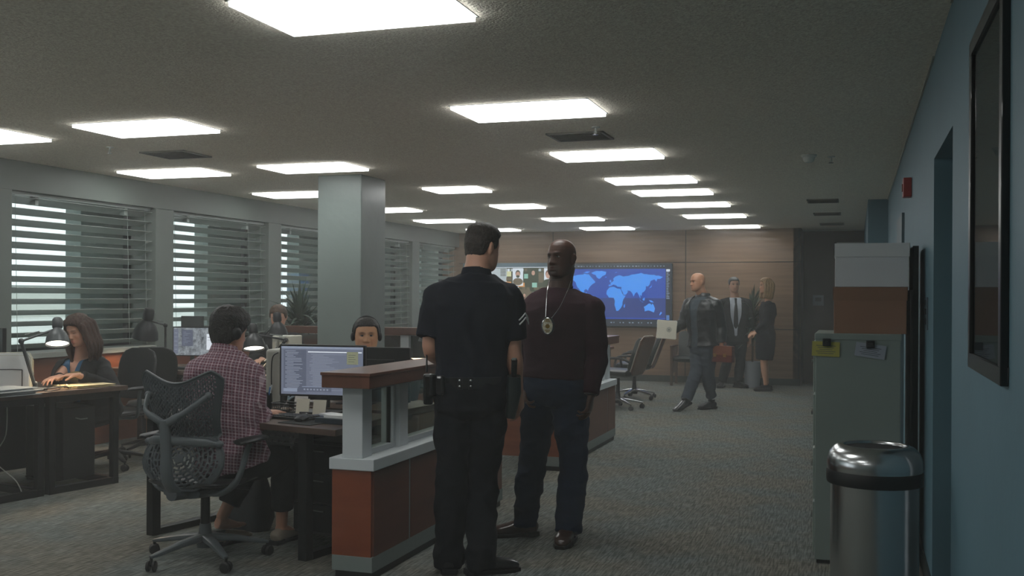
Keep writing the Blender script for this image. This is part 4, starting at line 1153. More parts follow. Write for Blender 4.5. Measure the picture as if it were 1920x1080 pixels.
def mesh_chair(label, loc, rz, arms=True, zs=0):
    t = thing('office_chair', label, 'chair', loc, rz, None)
    star_base(t, .34, M_chl, rad(38))
    # seat
    m = MB()
    m.loft([(0, -.23, .455), (0, -.2, .452), (0, 0, .44), (0, .18, .455), (0, .25, .44), (0, .27, .42)], [(.17, .012), (.22, .022), (.245, .03), (.24, .03), (.2, .024), (.15, .01)], side=V((1, 0, 0)), n=28, sup=.75)
    m.build('seat', M_black, t, smooth=True)
    m = MB()
    m.loft([(0, -.2, .40), (0, 0, .39), (0, .15, .41)], [(.12, .03), (.13, .04), (.1, .02)], side=V((1, 0, 0)), n=16, sup=.7)
    m.loft([(0, -.28, .40), (0, -.1, .385)], [(.035, .03), (.06, .03)], side=V((1, 0, 0)), n=12)
    m.build('tilt_mechanism', M_ch, t, smooth=True)
    MB().tube([(.1, .05, .4), (.27, .04, .4)], .008, 8).build('lever', M_black, t)
    # perforated back: one flexing shell
    zb, zt = .42, 1.02
    def hw(z):
        tb = [(.43, .09), (.445, .14), (.47, .19), (.51, .228), (.56, .245), (.61, .238), (.66, .212), (.70, .19), (.75, .188), (.82, .205), (.90, .225), (.98, .243), (1.03, .25), (1.06, .245)]
        for (a, x), (b, y) in zip(tb[:-1], tb[1:]):
            if z <= b: return x + (y - x) * max(0, (z - a)) / (b - a)
        return tb[-1][1]
    def back(u, v):
        # u in -1..1, v 0..1
        top = zt - .035 * math.cos(u * PI) * (1 + .25 * u) - .05 * max(0, abs(u) - .82) / .18
        z = zb + (top - zb) * v
        w = hw(min(z, 1.06))
        if z > 1.0: w *= 1 - .0 * (z - 1)
        x = u * w * 1.06
        y = -.235 - .12 * max(0, z - .72) - .05 * max(0, .6 - z) * 1.2 + .055 * (1 - math.exp(-((z - .68) / .07) ** 2)) * 0 + .035 * math.exp(-((z - .68) / .1) ** 2) + .06 * u * u * (.6 + .6 * (z > .7)) - .02 * u * u * 0
        return V((x, y, z))
    NU, NV = 92, 150
    vs = [back(-1 + 2 * i / NU, j / NV) for j in range(NV + 1) for i in range(NU + 1)]
    fs = []
    for j in range(NV):
        for i in range(NU):
            u = -1 + 2 * (i + .5) / NU; v = (j + .5) / NV
            p = back(u, v); hole = False
            edge = min(p.x + hw(min(p.z, 1.06)), hw(min(p.z, 1.06)) - p.x)
            if edge > .016 and v > .03 and v < .975:
                if p.z > .70:
                    cx = p.x / .0135; cz = p.z / .0235
                    if int(math.floor(cx)) % 2: cz += .5
                    fx = cx - math.floor(cx); fz = cz - math.floor(cz)
                    hole = abs(fx - .5) < .24 and abs(fz - .5) < .32
                elif p.z < .665:
                    dx, dz = p.x, (p.z - .585) * 1.25
                    r = math.hypot(dx, dz); a = math.atan2(dz, dx)
                    rr_ = r / .0245; k = math.floor(rr_); fr_ = rr_ - k
                    nseg = max(4, int(2 * PI * (k + .5) * .0245 / .042)); aa = a / (2 * PI) * nseg + .5 * (k % 2); fa = aa - math.floor(aa)
                    hole = k >= 1 and abs(fr_ - .5) < .27 and abs(fa - .5) < .36
            if not hole:
                a = j * (NU + 1) + i
                fs.append((a, a + 1, a + NU + 2, a + NU + 1))
    m = MB(); m.add(vs, fs)
    bk = m.build('backrest', M_ch, t, smooth=True, solid=.006)
    rim = [back(-1, j / 30) for j in range(31)] + [back(-1 + 2 * i / 30, 1) for i in range(1, 31)] + [back(1, 1 - j / 30) for j in range(1, 31)] + [back(1 - 2 * i / 20, 0) for i in range(1, 20)]
    MB().tube(rim, .0075, 8, closed=True).build('rim', M_ch, bk, smooth=True)
    # Y shaped spine behind the shell
    m = MB()
    m.loft(spline([(0, -.13, .40), (0, -.25, .42), (0, -.315, .5), (0, -.325, .65), (0, -.335, .80)], 5), [(.042, .028)] * 4 + [(.034, .02)] * 9 + [(.030, .018)] * 8, side=V((1, 0, 0)), n=16, sup=.7)
    for s_ in (-1, 1):
        tip = back(.8 * s_, .80) + V((0, -.02, 0))
        m.loft(spline([(0, -.335, .78), (.06 * s_, -.34, .81), (.13 * s_, -.33, .85), tip], 5), [(.020, .013)] * 8 + [(.015, .011)] * 8, side=V((0, 0, 1)), n=12)
        m.ball(tip, (.02, .018, .02), 12)
    m.build('spine', M_chl, t, smooth=True)
    m = MB()
    m.loft(spline([back(-1.02, .42) + V((0, -.015, 0)), V((-.08, -.30, .69)), V((.08, -.30, .69)), back(1.02, .42) + V((0, -.015, 0))], 5), [(.012, .01)] * 2 + [(.022, .01)] * 12 + [(.012, .01)] * 2, side=V((0, 0, 1)), n=12)
    m.ball(back(-1, .42) + V((-.01, -.015, 0)), (.022, .02, .018), 10); m.ball(back(1, .42) + V((.01, -.015, 0)), (.022, .02, .018), 10)
    m.build('lumbar_bar', M_chl, t, smooth=True)
    if arms:
        for s_ in (-1, 1):
            m = MB()
            m.loft(spline([(.08 * s_, -.1, .39), (.2 * s_, -.12, .40), (.275 * s_, -.09, .47), (.30 * s_, -.04, .62), (.31 * s_, -.03, .66)], 5), [(.028, .016)] * 10 + [(.022, .014)] * 11, side=V((0, 1, 0)), n=12)
            m.build('arm_support', M_chl, t, smooth=True)
            m = MB()
            m.loft([(.31 * s_, -.14, .672), (.31 * s_, -.12, .675), (.31 * s_, 0, .678), (.30 * s_, .1, .675), (.295 * s_, .13, .668)], [(.02, .008), (.042, .016), (.048, .017), (.042, .015), (.018, .007)], side=V((1, 0, 0)), n=18)
            m.build('armrest', M_black, t, smooth=True)
    return t
mesh_chair('dark perforated back office chair carrying the plaid shirt person', (-3.39, 4.9, 0), rad(-3))

def simple_chair(label, loc, rz):
    t = thing('office_chair', label, 'chair', loc, rz)
    star_base(t, .3, M_black, .2)
    MB().loft([(0, -.22, .45), (0, -.18, .455), (0, .18, .455), (0, .23, .44)], [(.15, .02), (.225, .035), (.23, .035), (.16, .02)], side=V((1, 0, 0)), n=20, sup=.7).build('seat', M_black, t, smooth=True)
    m = MB()
    m.loft(spline([(0, -.22, .56), (0, -.24, .7), (0, -.27, .85), (0, -.30, .99)], 4), [(.17, .015), (.19, .02), (.2, .022), (.205, .022), (.21, .022), (.215, .022), (.22, .022), (.22, .022), (.22, .02), (.215, .02), (.2, .018), (.17, .015), (.1, .01)], side=V((1, 0, 0)), n=24, sup=.8)
    m.build('backrest', M_black, t, smooth=True)
    MB().tube(spline([(0, -.05, .41), (0, -.27, .42), (0, -.29, .6), (0, -.29, .75)]), .02, 10).build('back_support', M_ch, t, smooth=True)
    for s_ in (-1, 1):
        MB().tube(spline([(.12 * s_, 0, .42), (.27 * s_, 0, .44), (.29 * s_, 0, .56), (.29 * s_, -.02, .66)]), .014, 8).build('arm_support', M_ch, t, smooth=True)
        MB().loft([(.29 * s_, -.13, .67), (.29 * s_, -.1, .675), (.29 * s_, .1, .675), (.29 * s_, .14, .668)], [(.02, .01), (.04, .016), (.042, .016), (.02, .01)], side=V((1, 0, 0)), n=14).build('armrest', M_black, t, smooth=True)
    return t
simple_chair('black office chair holding the seated woman in blazer', (-5.95, 7.28, 0), rad(172))
simple_chair('empty black office chair between the two left desks', (-6.1, 8.0, 0), rad(35))
simple_chair('black office chair behind the far middle desk', (-5.2, 9.85, 0), rad(172))
simple_chair('office chair of the headset man behind monitors', (-3.33, 6.95, 0), rad(178))

M_lea = mat('green_black_leather', '#1f2625', rough=.4, bump=.2, bscale=30)
M_shell = wood('shell_veneer', '#4a2a1c', '#5c3624', 2, (2, 2, 8), rough=.35)
def exec_chair(label, loc, rz, tilt):
    t = thing('office_chair', label, 'chair', loc, rz, 'wood shell leather chairs')
    star_base(t, .33, M_black, .3, M_chrome)
    MB().loft([(0, -.24, .45), (0, -.2, .47), (0, .2, .48), (0, .26, .46)], [(.18, .02), (.25, .05), (.25, .05), (.18, .03)], side=V((1, 0, 0)), n=20, sup=.6).build('seat', M_lea, t, smooth=True)
    ty = math.tan(tilt)
    P_ = lambda z: (0, -.23 - (z - .5) * ty, z)
    MB().loft([P_(.5), P_(.55), P_(.7), P_(.88), P_(.93)], [(.2, .03), (.235, .045), (.24, .045), (.23, .04), (.19, .02)], side=V((1, 0, 0)), n=22, sup=.55).build('backrest', M_lea, t, smooth=True)
    Q_ = lambda z: (0, -.285 - (z - .5) * ty, z)
    sh = MB().loft([Q_(.45), Q_(.5), Q_(.7), Q_(.9), Q_(.945)], [(.18, .008), (.245, .012), (.252, .012), (.245, .012), (.21, .008)], side=V((1, 0, 0)), n=24, sup=.5).build('wood_shell', M_shell, t, smooth=True)
    MB().tube([(-.25, Q_(.5)[1] + .014, .5), (-.255, Q_(.7)[1] + .014, .7), (-.245, Q_(.9)[1] + .014, .9), (-.15, Q_(.955)[1] + .014, .955), (.15, Q_(.955)[1] + .014, .955), (.245, Q_(.9)[1] + .014, .9), (.255, Q_(.7)[1] + .014, .7), (.25, Q_(.5)[1] + .014, .5)], .008, 8).build('edge_band', mat('edge_band', '#8d8578', rough=.4), sh, smooth=True)
    for s_ in (-1, 1):
        MB().tube(spline([(.24 * s_, .15, .47), (.28 * s_, .16, .58), (.28 * s_, .1, .66), (.28 * s_, -.15, .67), (.24 * s_, -.26, .62)]), .016, 8).build('armrest', M_black, t, smooth=True)
    return t
exec_chair('wood shell leather chair nearest, just past the far partition end', (-2.95, 13.35, 0), rad(80), .32)
exec_chair('second wood shell leather chair further right by the table', (-3.02, 14.75, 0), rad(95), .36)

t = thing('armchair', 'dark guest chair with wooden legs against the rear wall', 'chair', (-2.62, 17.4, 0), rad(180))
MB().loft([(0, -.25, .42), (0, -.22, .44), (0, .22, .44), (0, .26, .42)], [(.2, .03), (.25, .05), (.25, .05), (.2, .03)], side=V((1, 0, 0)), n=20, sup=.5).build('seat', M_lea, t, smooth=True)
MB().loft([(0, -.24, .45), (0, -.26, .6), (0, -.30, .85), (0, -.31, .88)], [(.23, .04), (.24, .045), (.24, .04), (.2, .02)], side=V((1, 0, 0)), n=20, sup=.5).build('backrest', M_lea, t, smooth=True)
for x in (-.27, .27):
    for y in (-.24, .24):
        MB().box(x - .02, x + .02, y - .02, y + .02, 0, .64 if y > 0 else .62).build('leg', M_darkwood, t, bevel=.004)
    MB().box(x - .025, x + .025, -.27, .28, .63, .66).build('armrest', M_darkwood, t, bevel=.006)
    m = MB()
    for k in range(5): m.box(x - .008, x + .008, -.17 + k * .08, -.155 + k * .08, .2, .63)
    m.build('side_slats', M_darkwood, t)
# ------------------------------------------------------------------ people
def at(px_, py_, d):
    """point seen at that pixel, d metres in front of the camera plane"""
    x = px_ - 960; y = py_ - 557
    c, s_ = math.cos(.005), math.sin(.005)
    x, y = c * x + s_ * y, -s_ * x + c * y
    u = x / 1950; v = -y / 1950
    return V((d * (-math.sin(YAW) + u * math.cos(YAW)), d * (math.cos(YAW) + u * math.sin(YAW)), 1.45 + v * d))

def remesh(mb, vox, smooth=3, fac=.5):
    me = mb.mesh('tmp')
    o = bpy.data.objects.new('tmp', me); COL.objects.link(o)
    import bmesh
    bm = bmesh.new(); bm.from_mesh(me); bmesh.ops.recalc_face_normals(bm, faces=bm.faces); bm.to_mesh(me); bm.free()
    md = o.modifiers.new('r', 'REMESH'); md.mode = 'VOXEL'; md.voxel_size = vox; md.use_smooth_shade = True
    if smooth:
        sm_ = o.modifiers.new('s', 'SMOOTH'); sm_.factor = fac; sm_.iterations = smooth
    dg = bpy.context.evaluated_depsgraph_get(); dg.update()
    out = bpy.data.meshes.new_from_object(o.evaluated_get(dg), depsgraph=dg)
    bpy.data.objects.remove(o); bpy.data.meshes.remove(me)
    return out

def finish(me, name, mats, parent, fold=None, cut=None, solid=0, tint=None):
    import bmesh
    if fold or cut:
        bm = bmesh.new(); bm.from_mesh(me); bm.normal_update()
        if fold:
            mv = [(v, v.normal * fold(v.co)) for v in bm.verts]
            for v, d in mv: v.co += d
        if cut:
            bmesh.ops.delete(bm, geom=[v for v in bm.verts if cut(v.co)], context='VERTS')
            bv = {v: [e.other_vert(v) for e in v.link_edges if e.is_boundary] for v in bm.verts if v.is_boundary}
            for _ in range(14):
                nw = {v: (v.co * .4 + sum((o_.co for o_ in n_), V((0, 0, 0))) / len(n_) * .6) if n_ else v.co.copy() for v, n_ in bv.items()}
                for v, c_ in nw.items(): v.co = c_
        bm.to_mesh(me); bm.free()
    me.name = name
    mats = mats if isinstance(mats, (list, tuple)) else [mats]
    me.materials.clear()
    for m in mats: me.materials.append(m)
    me.polygons.foreach_set('use_smooth', [True] * len(me.polygons))
    if tint:
        ca = me.color_attributes.new('tint', 'FLOAT_COLOR', 'POINT')
        buf = []
        for v in me.vertices: buf += list(tint(v.co)) + [1]
        ca.data.foreach_set('color', buf)
    o = bpy.data.objects.new(name, me); COL.objects.link(o); o.parent = parent
    if solid:
        md = o.modifiers.new('solid', 'SOLIDIFY'); md.thickness = solid; md.offset = -1
    return o

def folds(amp=.005, sc=(7, 7, 11), seed=0):
    S_ = V((seed * 3.1, seed * 1.7, seed))
    def f(p):
        q = V((p.x * sc[0], p.y * sc[1], p.z * sc[2])) + S_
        n = noise.noise(q); m_ = noise.noise(q * 2.3 + V((5, 3, 1)))
        return amp * ((1 - abs(n) * 2.2) * .8 + m_ * .5)
    return f

def skin_mat(name, col):
    m = bpy.data.materials.new(name); m.use_nodes = True; nt = m.node_tree; b = nt.nodes['Principled BSDF']
    b.inputs['Roughness'].default_value = .45; b.inputs['Specular IOR Level'].default_value = .45
    at_ = nt.nodes.new('ShaderNodeAttribute'); at_.attribute_name = 'tint'
    mx = nt.nodes.new('ShaderNodeMix'); mx.data_type = 'RGBA'; mx.blend_type = 'MULTIPLY'; mx.inputs[0].default_value = 1
    mx.inputs[6].default_value = lin(col)
    nt.links.new(at_.outputs['Color'], mx.inputs[7]); nt.links.new(mx.outputs[2], b.inputs['Base Color'])
    n = nt.nodes.new('ShaderNodeTexNoise'); n.inputs['Scale'].default_value = 120
    tc = nt.nodes.new('ShaderNodeTexCoord'); nt.links.new(tc.outputs['Object'], n.inputs[0])
    bp = nt.nodes.new('ShaderNodeBump'); bp.inputs['Strength'].default_value = .12; bp.inputs['Distance'].default_value = .004
    nt.links.new(n.outputs[0], bp.inputs['Height']); nt.links.new(bp.outputs[0], b.inputs['Normal'])
    return m

HEADT = [(.118, .0, .012, -.018), (.114, .028, .035, -.04), (.105, .046, .054, -.060), (.09, .060, .071, -.078), (.07, .070, .083, -.089), (.045, .0755, .090, -.096), (.015, .0765, .093, -.097),
         (-.01, .0755, .090, -.094), (-.035, .0725, .088, -.085), (-.06, .068, .088, -.070), (-.08, .062, .087, -.052), (-.098, .053, .084, -.026), (-.112, .040, .078, .004), (-.120, .022, .068, .026), (-.123, .0, .05, .05)]
def head_ring(z):
    T_ = HEADT
    for a, b in zip(T_[:-1], T_[1:]):
        if a[0] >= z >= b[0]:
            s_ = (a[0] - z) / (a[0] - b[0]); return [a[i] + (b[i] - a[i]) * s_ for i in range(1, 4)]
    return list(T_[0][1:]) if z > T_[0][0] else list(T_[-1][1:])
def gs(x, s_): return math.exp(-(x / s_) ** 2)
def face_bump(x, z, f):
    """how far the face stands out (+) or sinks (-) at x, z"""
    b = 0
    nz = f.get('nose', 1.0); wide = f.get('nose_w', 1.0)
    t = min(1, max(0, (.012 - z) / .05))
    if -.052 < z < .03:
        b += nz * (.006 + .020 * t ** 1.3) * gs(x, (.008 + .006 * t) * wide) * (1 if z > -.038 else max(0, 1 - (-.038 - z) / .012)) * min(1, (.03 - z) / .02)
    for s_ in (-1, 1):
        b += nz * .007 * gs(x - s_ * .014 * wide, .007) * gs(z + .038, .008)
        b -= .0125 * gs(x - s_ * .031, .017) * gs(z - .002, .012)
        b += .0068 * gs(x - s_ * .028, .021) * gs(z - .022, .008) * f.get('brow', 1)
        b += .004 * gs(x - s_ * .046, .02) * gs(z + .03, .018)
        b += .0035 * gs(x - s_ * .031, .012) * gs(z + .0, .006)
        b -= .003 * gs(x - s_ * .03, .008) * gs(z + .055, .02)
    b += .0065 * gs(x, .021) * gs(z + .0625, .0052) + .0065 * gs(x, .019) * gs(z + .0755, .0055)
    b -= .006 * gs(x, .022) * gs(z + .069, .003)
    b -= .004 * gs(x, .02) * gs(z + .088, .006)
    b += .006 * gs(x, .018) * gs(z + .108, .012)
    b += .002 * gs(x, .035) * gs(z + .066, .022)
    return b
def head_grid(f, nz_=70, na=96, off=None):
    vs = []; fs = []
    for i in range(nz_ + 1):
        th = PI * i / nz_
        z = -.0025 + .1205 * math.cos(th)
        w, fr, bk = head_ring(z)
        cy = (fr + bk) / 2; ry = (fr - bk) / 2
        w *= f.get('width', 1)
        jw = 1 + (f.get('jaw', 1) - 1) * min(1, max(0, (-.02 - z) / .05))
        for k in range(na):
            a = 2 * PI * k / na
            e = .86
            ca, sa = math.cos(a), math.sin(a)
            x = w * jw * math.copysign(abs(ca) ** e, ca); y = cy + ry * math.copysign(abs(sa) ** .95, sa)
            if sa > 0 and off is None:
                y += face_bump(x, z, f) * min(1, sa * 2.2)
            p = V((x, y, z))
            if off is not None:
                n_ = V((x * 1.3, (y - cy), (z - .02) * .9))
                n_ = n_.normalized() if n_.length > 1e-5 else V((0, 0, 1))
                p += n_ * off(p)
            vs.append(p)
    for i in range(nz_):
        for k in range(na):
            k2 = (k + 1) % na
            fs.append((i * na + k, (i + 1) * na + k, (i + 1) * na + k2, i * na + k2))
    return vs, fs
def sstep(a, b, x):
    t = min(1, max(0, (x - a) / (b - a))); return t * t * (3 - 2 * t)

def hand(mb, wr, d, pn, side, curl=.5, s=1.0, spread=.12):
    """wrist, finger direction, palm normal (towards the palm side), thumb side +1/-1 along d x pn"""
    d = V(d).normalized(); pn = V(pn); pn = (pn - d * pn.dot(d)).normalized(); x = d.cross(pn) * side   # x points to thumb
    W_ = V(wr)
    mb.loft([W_ - d * .02, W_ + d * .015 * s, W_ + d * .05 * s, W_ + d * .085 * s, W_ + d * .098 * s], [(.026 * s, .019 * s), (.031 * s, .018 * s), (.041 * s, .0165 * s), (.043 * s, .014 * s), (.038 * s, .009 * s)], side=x, n=16, sup=.8)
    L = [(.040, .026, .022), (.045, .029, .023), (.042, .027, .022), (.033, .021, .019)]
    for i in range(4):
        ox = (.031 - .0205 * i) * s
        b = W_ + d * (.088 - .006 * abs(i - 1)) * s + x * ox
        dr = (d + x * (spread * (1.2 - i * .8))).normalized()
        ang = curl * (.55 + .12 * i); pts = [b, ]; cur = b; a = 0
        for j, l in enumerate(L[i]):
            a += ang * (1.0 if j else .8)
            dd = dr * math.cos(a) + pn * math.sin(a)
            cur = cur + dd * l * s; pts.append(cur)
        r0 = (.0098 - .0008 * (i == 3)) * s
        mb.loft(pts + [pts[-1] + (pts[-1] - pts[-2]).normalized() * .004], [r0, r0 * .95, r0 * .88, r0 * .75, r0 * .3], side=x, n=10)
    b = W_ + d * .022 * s + x * .024 * s
    t1 = b + (d * .62 + x * .62 + pn * .3).normalized() * .04 * s
    t2 = t1 + (d * .85 + x * .25 + pn * .35 * (1 + curl)).normalized() * .032 * s
    t3 = t2 + (d * .95 + x * .0 + pn * .35 * (1 + curl)).normalized() * .024 * s
    mb.loft([b - d * .01, b + (t1 - b) * .5, t1, t2, t3, t3 + (t3 - t2) * .12], [.015 * s, .0145 * s, .012 * s, .0105 * s, .0085 * s, .003 * s], side=pn, n=12)

class Fig:
    def __init__(s, label, root, rz, J, skin, f=None, head=(0, 0, 0), wide=1.0, vox=.006, female=False, hs=1.0):
        s.t = thing('person', label, 'person', root, rz, None)
        s.M = (Matrix.Translation(V(root)) @ Matrix.Rotation(rz, 4, 'Z')).inverted()
        s.J = {k: s.M @ V(v) for k, v in J.items()}
        s.f = f or {}; s.wide = wide; s.vox = vox; s.fem = female; s.skin = skin; s.hs = hs
        s.HM = Matrix.Translation(s.J['head']) @ Matrix.Rotation(rad(head[0]), 4, 'Z') @ Matrix.Rotation(rad(head[1]), 4, 'X') @ Matrix.Rotation(rad(head[2]), 4, 'Y') @ Matrix.Scale(hs, 4)
        s.side = (s.J['shR'] - s.J['shL']).normalized()
    def torso(s, mb, off, a=-.18, b=1.0, hem=0, neck=True):
        P0, P1 = s.J['pel'], s.J['neck']; w = s.J.get('waist', P0.lerp(P1, .45) )
        prof = [(-.20, .10, .085), (-.12, .155, .11), (0, .172, .118), (.12, .165, .112), (.27, .148, .104), (.45, .160, .112), (.62, .18, .122), (.75, .192, .124), (.86, .182, .112), (.94, .13, .088), (1.0, .07, .068), (1.06, .058, .06)]
        if s.fem: prof = [(-.20, .10, .085), (-.12, .155, .11), (0, .172, .115), (.12, .16, .108), (.30, .128, .092), (.48, .138, .10), (.62, .152, .125), (.75, .158, .115), (.86, .148, .098), (.94, .11, .078), (1.0, .058, .056), (1.06, .048, .05)]
        if a > prof[0][0]:
            lo = [q for q in prof if q[0] < a][-1]; hi = [q for q in prof if q[0] >= a][0]; k = (a - lo[0]) / (hi[0] - lo[0])
            prof = [(a, lo[1] + (hi[1] - lo[1]) * k, lo[2] + (hi[2] - lo[2]) * k)] + [q for q in prof if q[0] > a + .01]
        prof = [q for q in prof if q[0] <= b + 1e-6]
        pts = []; rr = []
        for (q, x, y) in prof:
            if q < 0: p = P0 + (w - P0).normalized() * q * .55
            elif q < .45: p = P0.lerp(w, q / .45)
            else: p = w.lerp(P1, (q - .45) / .55)
            # soften the bend at the waist
            lin_ = P0.lerp(P1, q) if q >= 0 else p
            p = p.lerp(lin_, .25)
            pts.append(p); o_ = off + (hem if q < .1 else 0)
            rr.append((x * s.wide + o_, y * s.wide ** .7 + o_))
        mb.loft(pts, rr, side=s.side, n=36, sup=.86)
    def arm(s, mb, k, off, upto=1.0, cuff=0, r=1.0):
        a, e, w = s.J['sh' + k], s.J['el' + k], s.J['wr' + k]
        r *= (.84 if s.fem else 1.0) * (s.wide ** .6)
        keys = [(0, .056), (.12, .060), (.3, .053), (.5, .042), (.58, .044), (.68, .042), (.85, .031), (1.0, .0265)]
        P_ = spline([a + (a - s.J['neck']).normalized() * -.03, a, a.lerp(e, .5), e, e.lerp(w, .5), w], 6)[6:]
        n = len(P_)
        pts = []; rr = []
        for i, p in enumerate(P_):
            q = i / (n - 1)
            if q > upto + 1e-6: break
            for (x0, y0), (x1, y1) in zip(keys[:-1], keys[1:]):
                if x0 <= q <= x1: v = y0 + (y1 - y0) * (q - x0) / (x1 - x0)
            pts.append(p); rr.append(v * r + off + cuff * q)
        mb.ball(a, (.062 * r + off), 16)
        mb.loft(pts, rr, side=s.side, n=18)
        mb.loft([s.J['neck'].lerp(a, .35) - V((0, 0, .04)), a], [.066 * r + off, .060 * r + off], side=V((0, 0, 1)), n=16)
        return pts[-1]
    def leg(s, mb, k, off, upto=1.0, flare=0, r=1.0):
        h, kn, an = s.J['hip' + k], s.J['kn' + k], s.J['an' + k]
        r *= s.wide ** .5
        keys = [(0, .092), (.2, .086), (.42, .062), (.5, .057), (.6, .056), (.7, .055), (.88, .038), (1.0, .036)]
        P_ = spline([h, h.lerp(kn, .5), kn, kn.lerp(an, .5), an], 7); n = len(P_); pts = []; rr = []
        for i, p in enumerate(P_):
            q = i / (n - 1)
            if q > upto + 1e-6: break
            for (x0, y0), (x1, y1) in zip(keys[:-1], keys[1:]):
                if x0 <= q <= x1: v = y0 + (y1 - y0) * (q - x0) / (x1 - x0)
            pts.append(p); rr.append(v * r + off + flare * max(0, q - .35))
        mb.ball(h, .09 * r + off, 16)
        mb.loft(pts, rr, side=s.side, n=20)
    def body(s, hands, legs=True, tint=None, feet=False):
        mb = MB()
        vs, fs = head_grid(s.f); mb.T = s.HM; mb.add(vs, fs)
        for q in (-1, 1):   # ears
            R_ = Matrix.Rotation(rad(-8), 4, 'X') @ Matrix.Rotation(rad(18 * q), 4, 'Z')
            mb.ball((.0765 * q * s.f.get('width', 1), -.012, -.008), (.010, .019, .032), 14, R_)
            mb.ball((.083 * q * s.f.get('width', 1), -.020, .004), (.007, .014, .024), 12, R_)
        mb.T = None
        hb = s.HM @ V((0, -.022, -.055)); nk = s.J['neck']
        r = (.050 if s.fem else .062) * (1 + (s.wide - 1) * 1.9 if not s.fem else 1)
        mb.loft([nk - V((0, 0, .05)), nk.lerp(hb, .3), nk.lerp(hb, .7), hb, s.HM @ V((0, -.01, -.01))], [r * 1.25, r * 1.02, r * .95, r * .98, r * .7], side=s.side, n=24)
        s.torso(mb, -.012)
        for k in 'LR':
            s.arm(mb, k, 0)
            if hands.get(k):
                h = hands[k]
                hand(mb, s.J['wr' + k], s.M.to_3x3() @ V(h[0]), s.M.to_3x3() @ V(h[1]), h[2], h[3], h[4] if len(h) > 4 else (.88 if s.fem else 1.0))
            if legs: s.leg(mb, k, -.002)
            if feet:
                a = s.J['an' + k]; d = s.M.to_3x3() @ V(feet[k])
                d = d.normalized()
                mb.loft([a - d * .03 + V((0, 0, -.02)), a + d * .03 + V((0, 0, -.035)), a + d * .11 + V((0, 0, -.055)), a + d * .17 + V((0, 0, -.06))], [(.03, .035), (.035, .035), (.038, .018), (.02, .01)], side=d.cross(V((0, 0, 1))), n=14)
        me = remesh(mb, s.vox, 2)
        HI = s.HM.inverted(); base = tint or {}
        lipc = base.get('lip', (.85, .55, .52)); beard = base.get('beard'); browc = base.get('brow', (.25, .2, .18))
        def tf(p):
            q = HI @ p
            c = V((1, 1, 1))
            if q.z > -.14 and q.y > .02 and q.z < .12:
                l = max(gs(q.x, .024) * gs(q.z + .0625, .0055), gs(q.x, .021) * gs(q.z + .0755, .006))
                c = c.lerp(V(lipc), min(1, l * 1.1))
                for s_ in (-1, 1):
                    e = gs(q.x - s_ * .031, .019) * gs(q.z - (.0235 - abs(q.x - s_ * .028) * .12), .0052)
                    c = c.lerp(V(browc), min(1, e * 1.15))
                    e = gs(q.x - s_ * .031, .016) * gs(q.z - .002, .007)
                    c = c.lerp(V((.7, .6, .58)), min(1, e * .6))
                    c = c.lerp(V((1.06, .88, .84)), .5 * gs(q.x - s_ * .045, .02) * gs(q.z + .035, .02))
                if beard:
                    m_ = sstep(-.045, -.056, q.z) * sstep(.045, .025, abs(q.x)) * (1 - min(1, l * 1.6)) if beard[1] == 'goatee' else sstep(-.03, -.06, q.z - .35 * (abs(q.x) - .04)) * (1 - min(1, l * 1.6))
                    c = c.lerp(V(beard[0]), m_ * .85)
            return c
        s.b = finish(me, 'body', s.skin, s.t, tint=tf)
        return s.b
    def eyes(s, iris='#2a1a10', closed=False):
        for q in (-1, 1):
            y = .0815 if not closed else .080
            m = MB(); m.T = s.HM
            if not closed:
                m.ball((.031 * q, y - .0035, .002), (.0135, .0085, .0065), 14)
                o = m.build('eye', mat('eye_white', '#958f89', rough=.5), s.t, smooth=True)
                m = MB(); m.T = s.HM; m.ball((.031 * q, y + .0015, .002), (.0064, .0048, .0064), 12); m.build('iris', mat('iris' + iris[1:], iris, rough=.15), o, smooth=True)
            m = MB(); m.T = s.HM
            zz = .008 if not closed else -.001
            m.tube([((.031 + .0155 * (k - 3) / 3) * q, y + .006 - .0055 * ((k - 3) / 3) ** 2 - .001, zz - .0045 * ((k - 3) / 3) ** 2 + .0 * k) for k in range(7)], [.0006, .0013, .0016, .0016, .0016, .0013, .0006], 6)
            m.build('eyelash', mat('lash', '#120e0c'), s.t, smooth=True)
    def hair(s, mask, thick, m_, amp=.003, sc=(30, 60, 30), name='hair', extra=None, vox=None):
        def off(p): 
            mk = mask(p)
            t_ = thick(p) if callable(thick) else thick
            return mk * t_ - (1 - mk) * .012
        vs, fs = head_grid(s.f, 80, 110, off)
        mb = MB(); mb.T = s.HM; mb.add(vs, fs)
        if extra: extra(mb)
        mb.T = None
        me = remesh(mb, vox or max(.004, s.vox * .8), 1)
        HI = s.HM.inverted()
        def fo(p):
            q = HI @ p
            return amp * (noise.noise(V((q.x * sc[0], q.y * sc[1], q.z * sc[2]))) + .6 * noise.noise(V((q.x * sc[0] * 2.7, q.y * sc[1] * 2.7, q.z * sc[2] * 2))))
        return finish(me, name, m_, s.t, fold=fo)
    def shoe(s, k, d, m_, sole, L=.29, heel=0, low=False, pitch=0):
        a = s.J['an' + k]; d = s.M.to_3x3() @ V(d); d.z = 0; d.normalize(); sd = d.cross(V((0, 0, 1)))
        fl = s.M @ V((0, 0, 0)); z0 = (s.M @ V((0, 0, 0))).z
        c = V((a.x, a.y, z0)) - d * .075
        R_ = Matrix.Translation(c) @ Matrix(((sd.x, d.x, 0, 0), (sd.y, d.y, 0, 0), (0, 0, 1, 0), (0, 0, 0, 1))) @ Matrix.Diagonal((1.0 if low else 1.13, 1, 1.0 if low else 1.15, 1))
        if pitch:
            R_ = R_ @ Matrix.Translation(V((0, L * .8 if pitch < 0 else 0, 0))) @ Matrix.Rotation(rad(pitch), 4, 'X') @ Matrix.Translation(V((0, -L * .8 if pitch < 0 else 0, 0)))
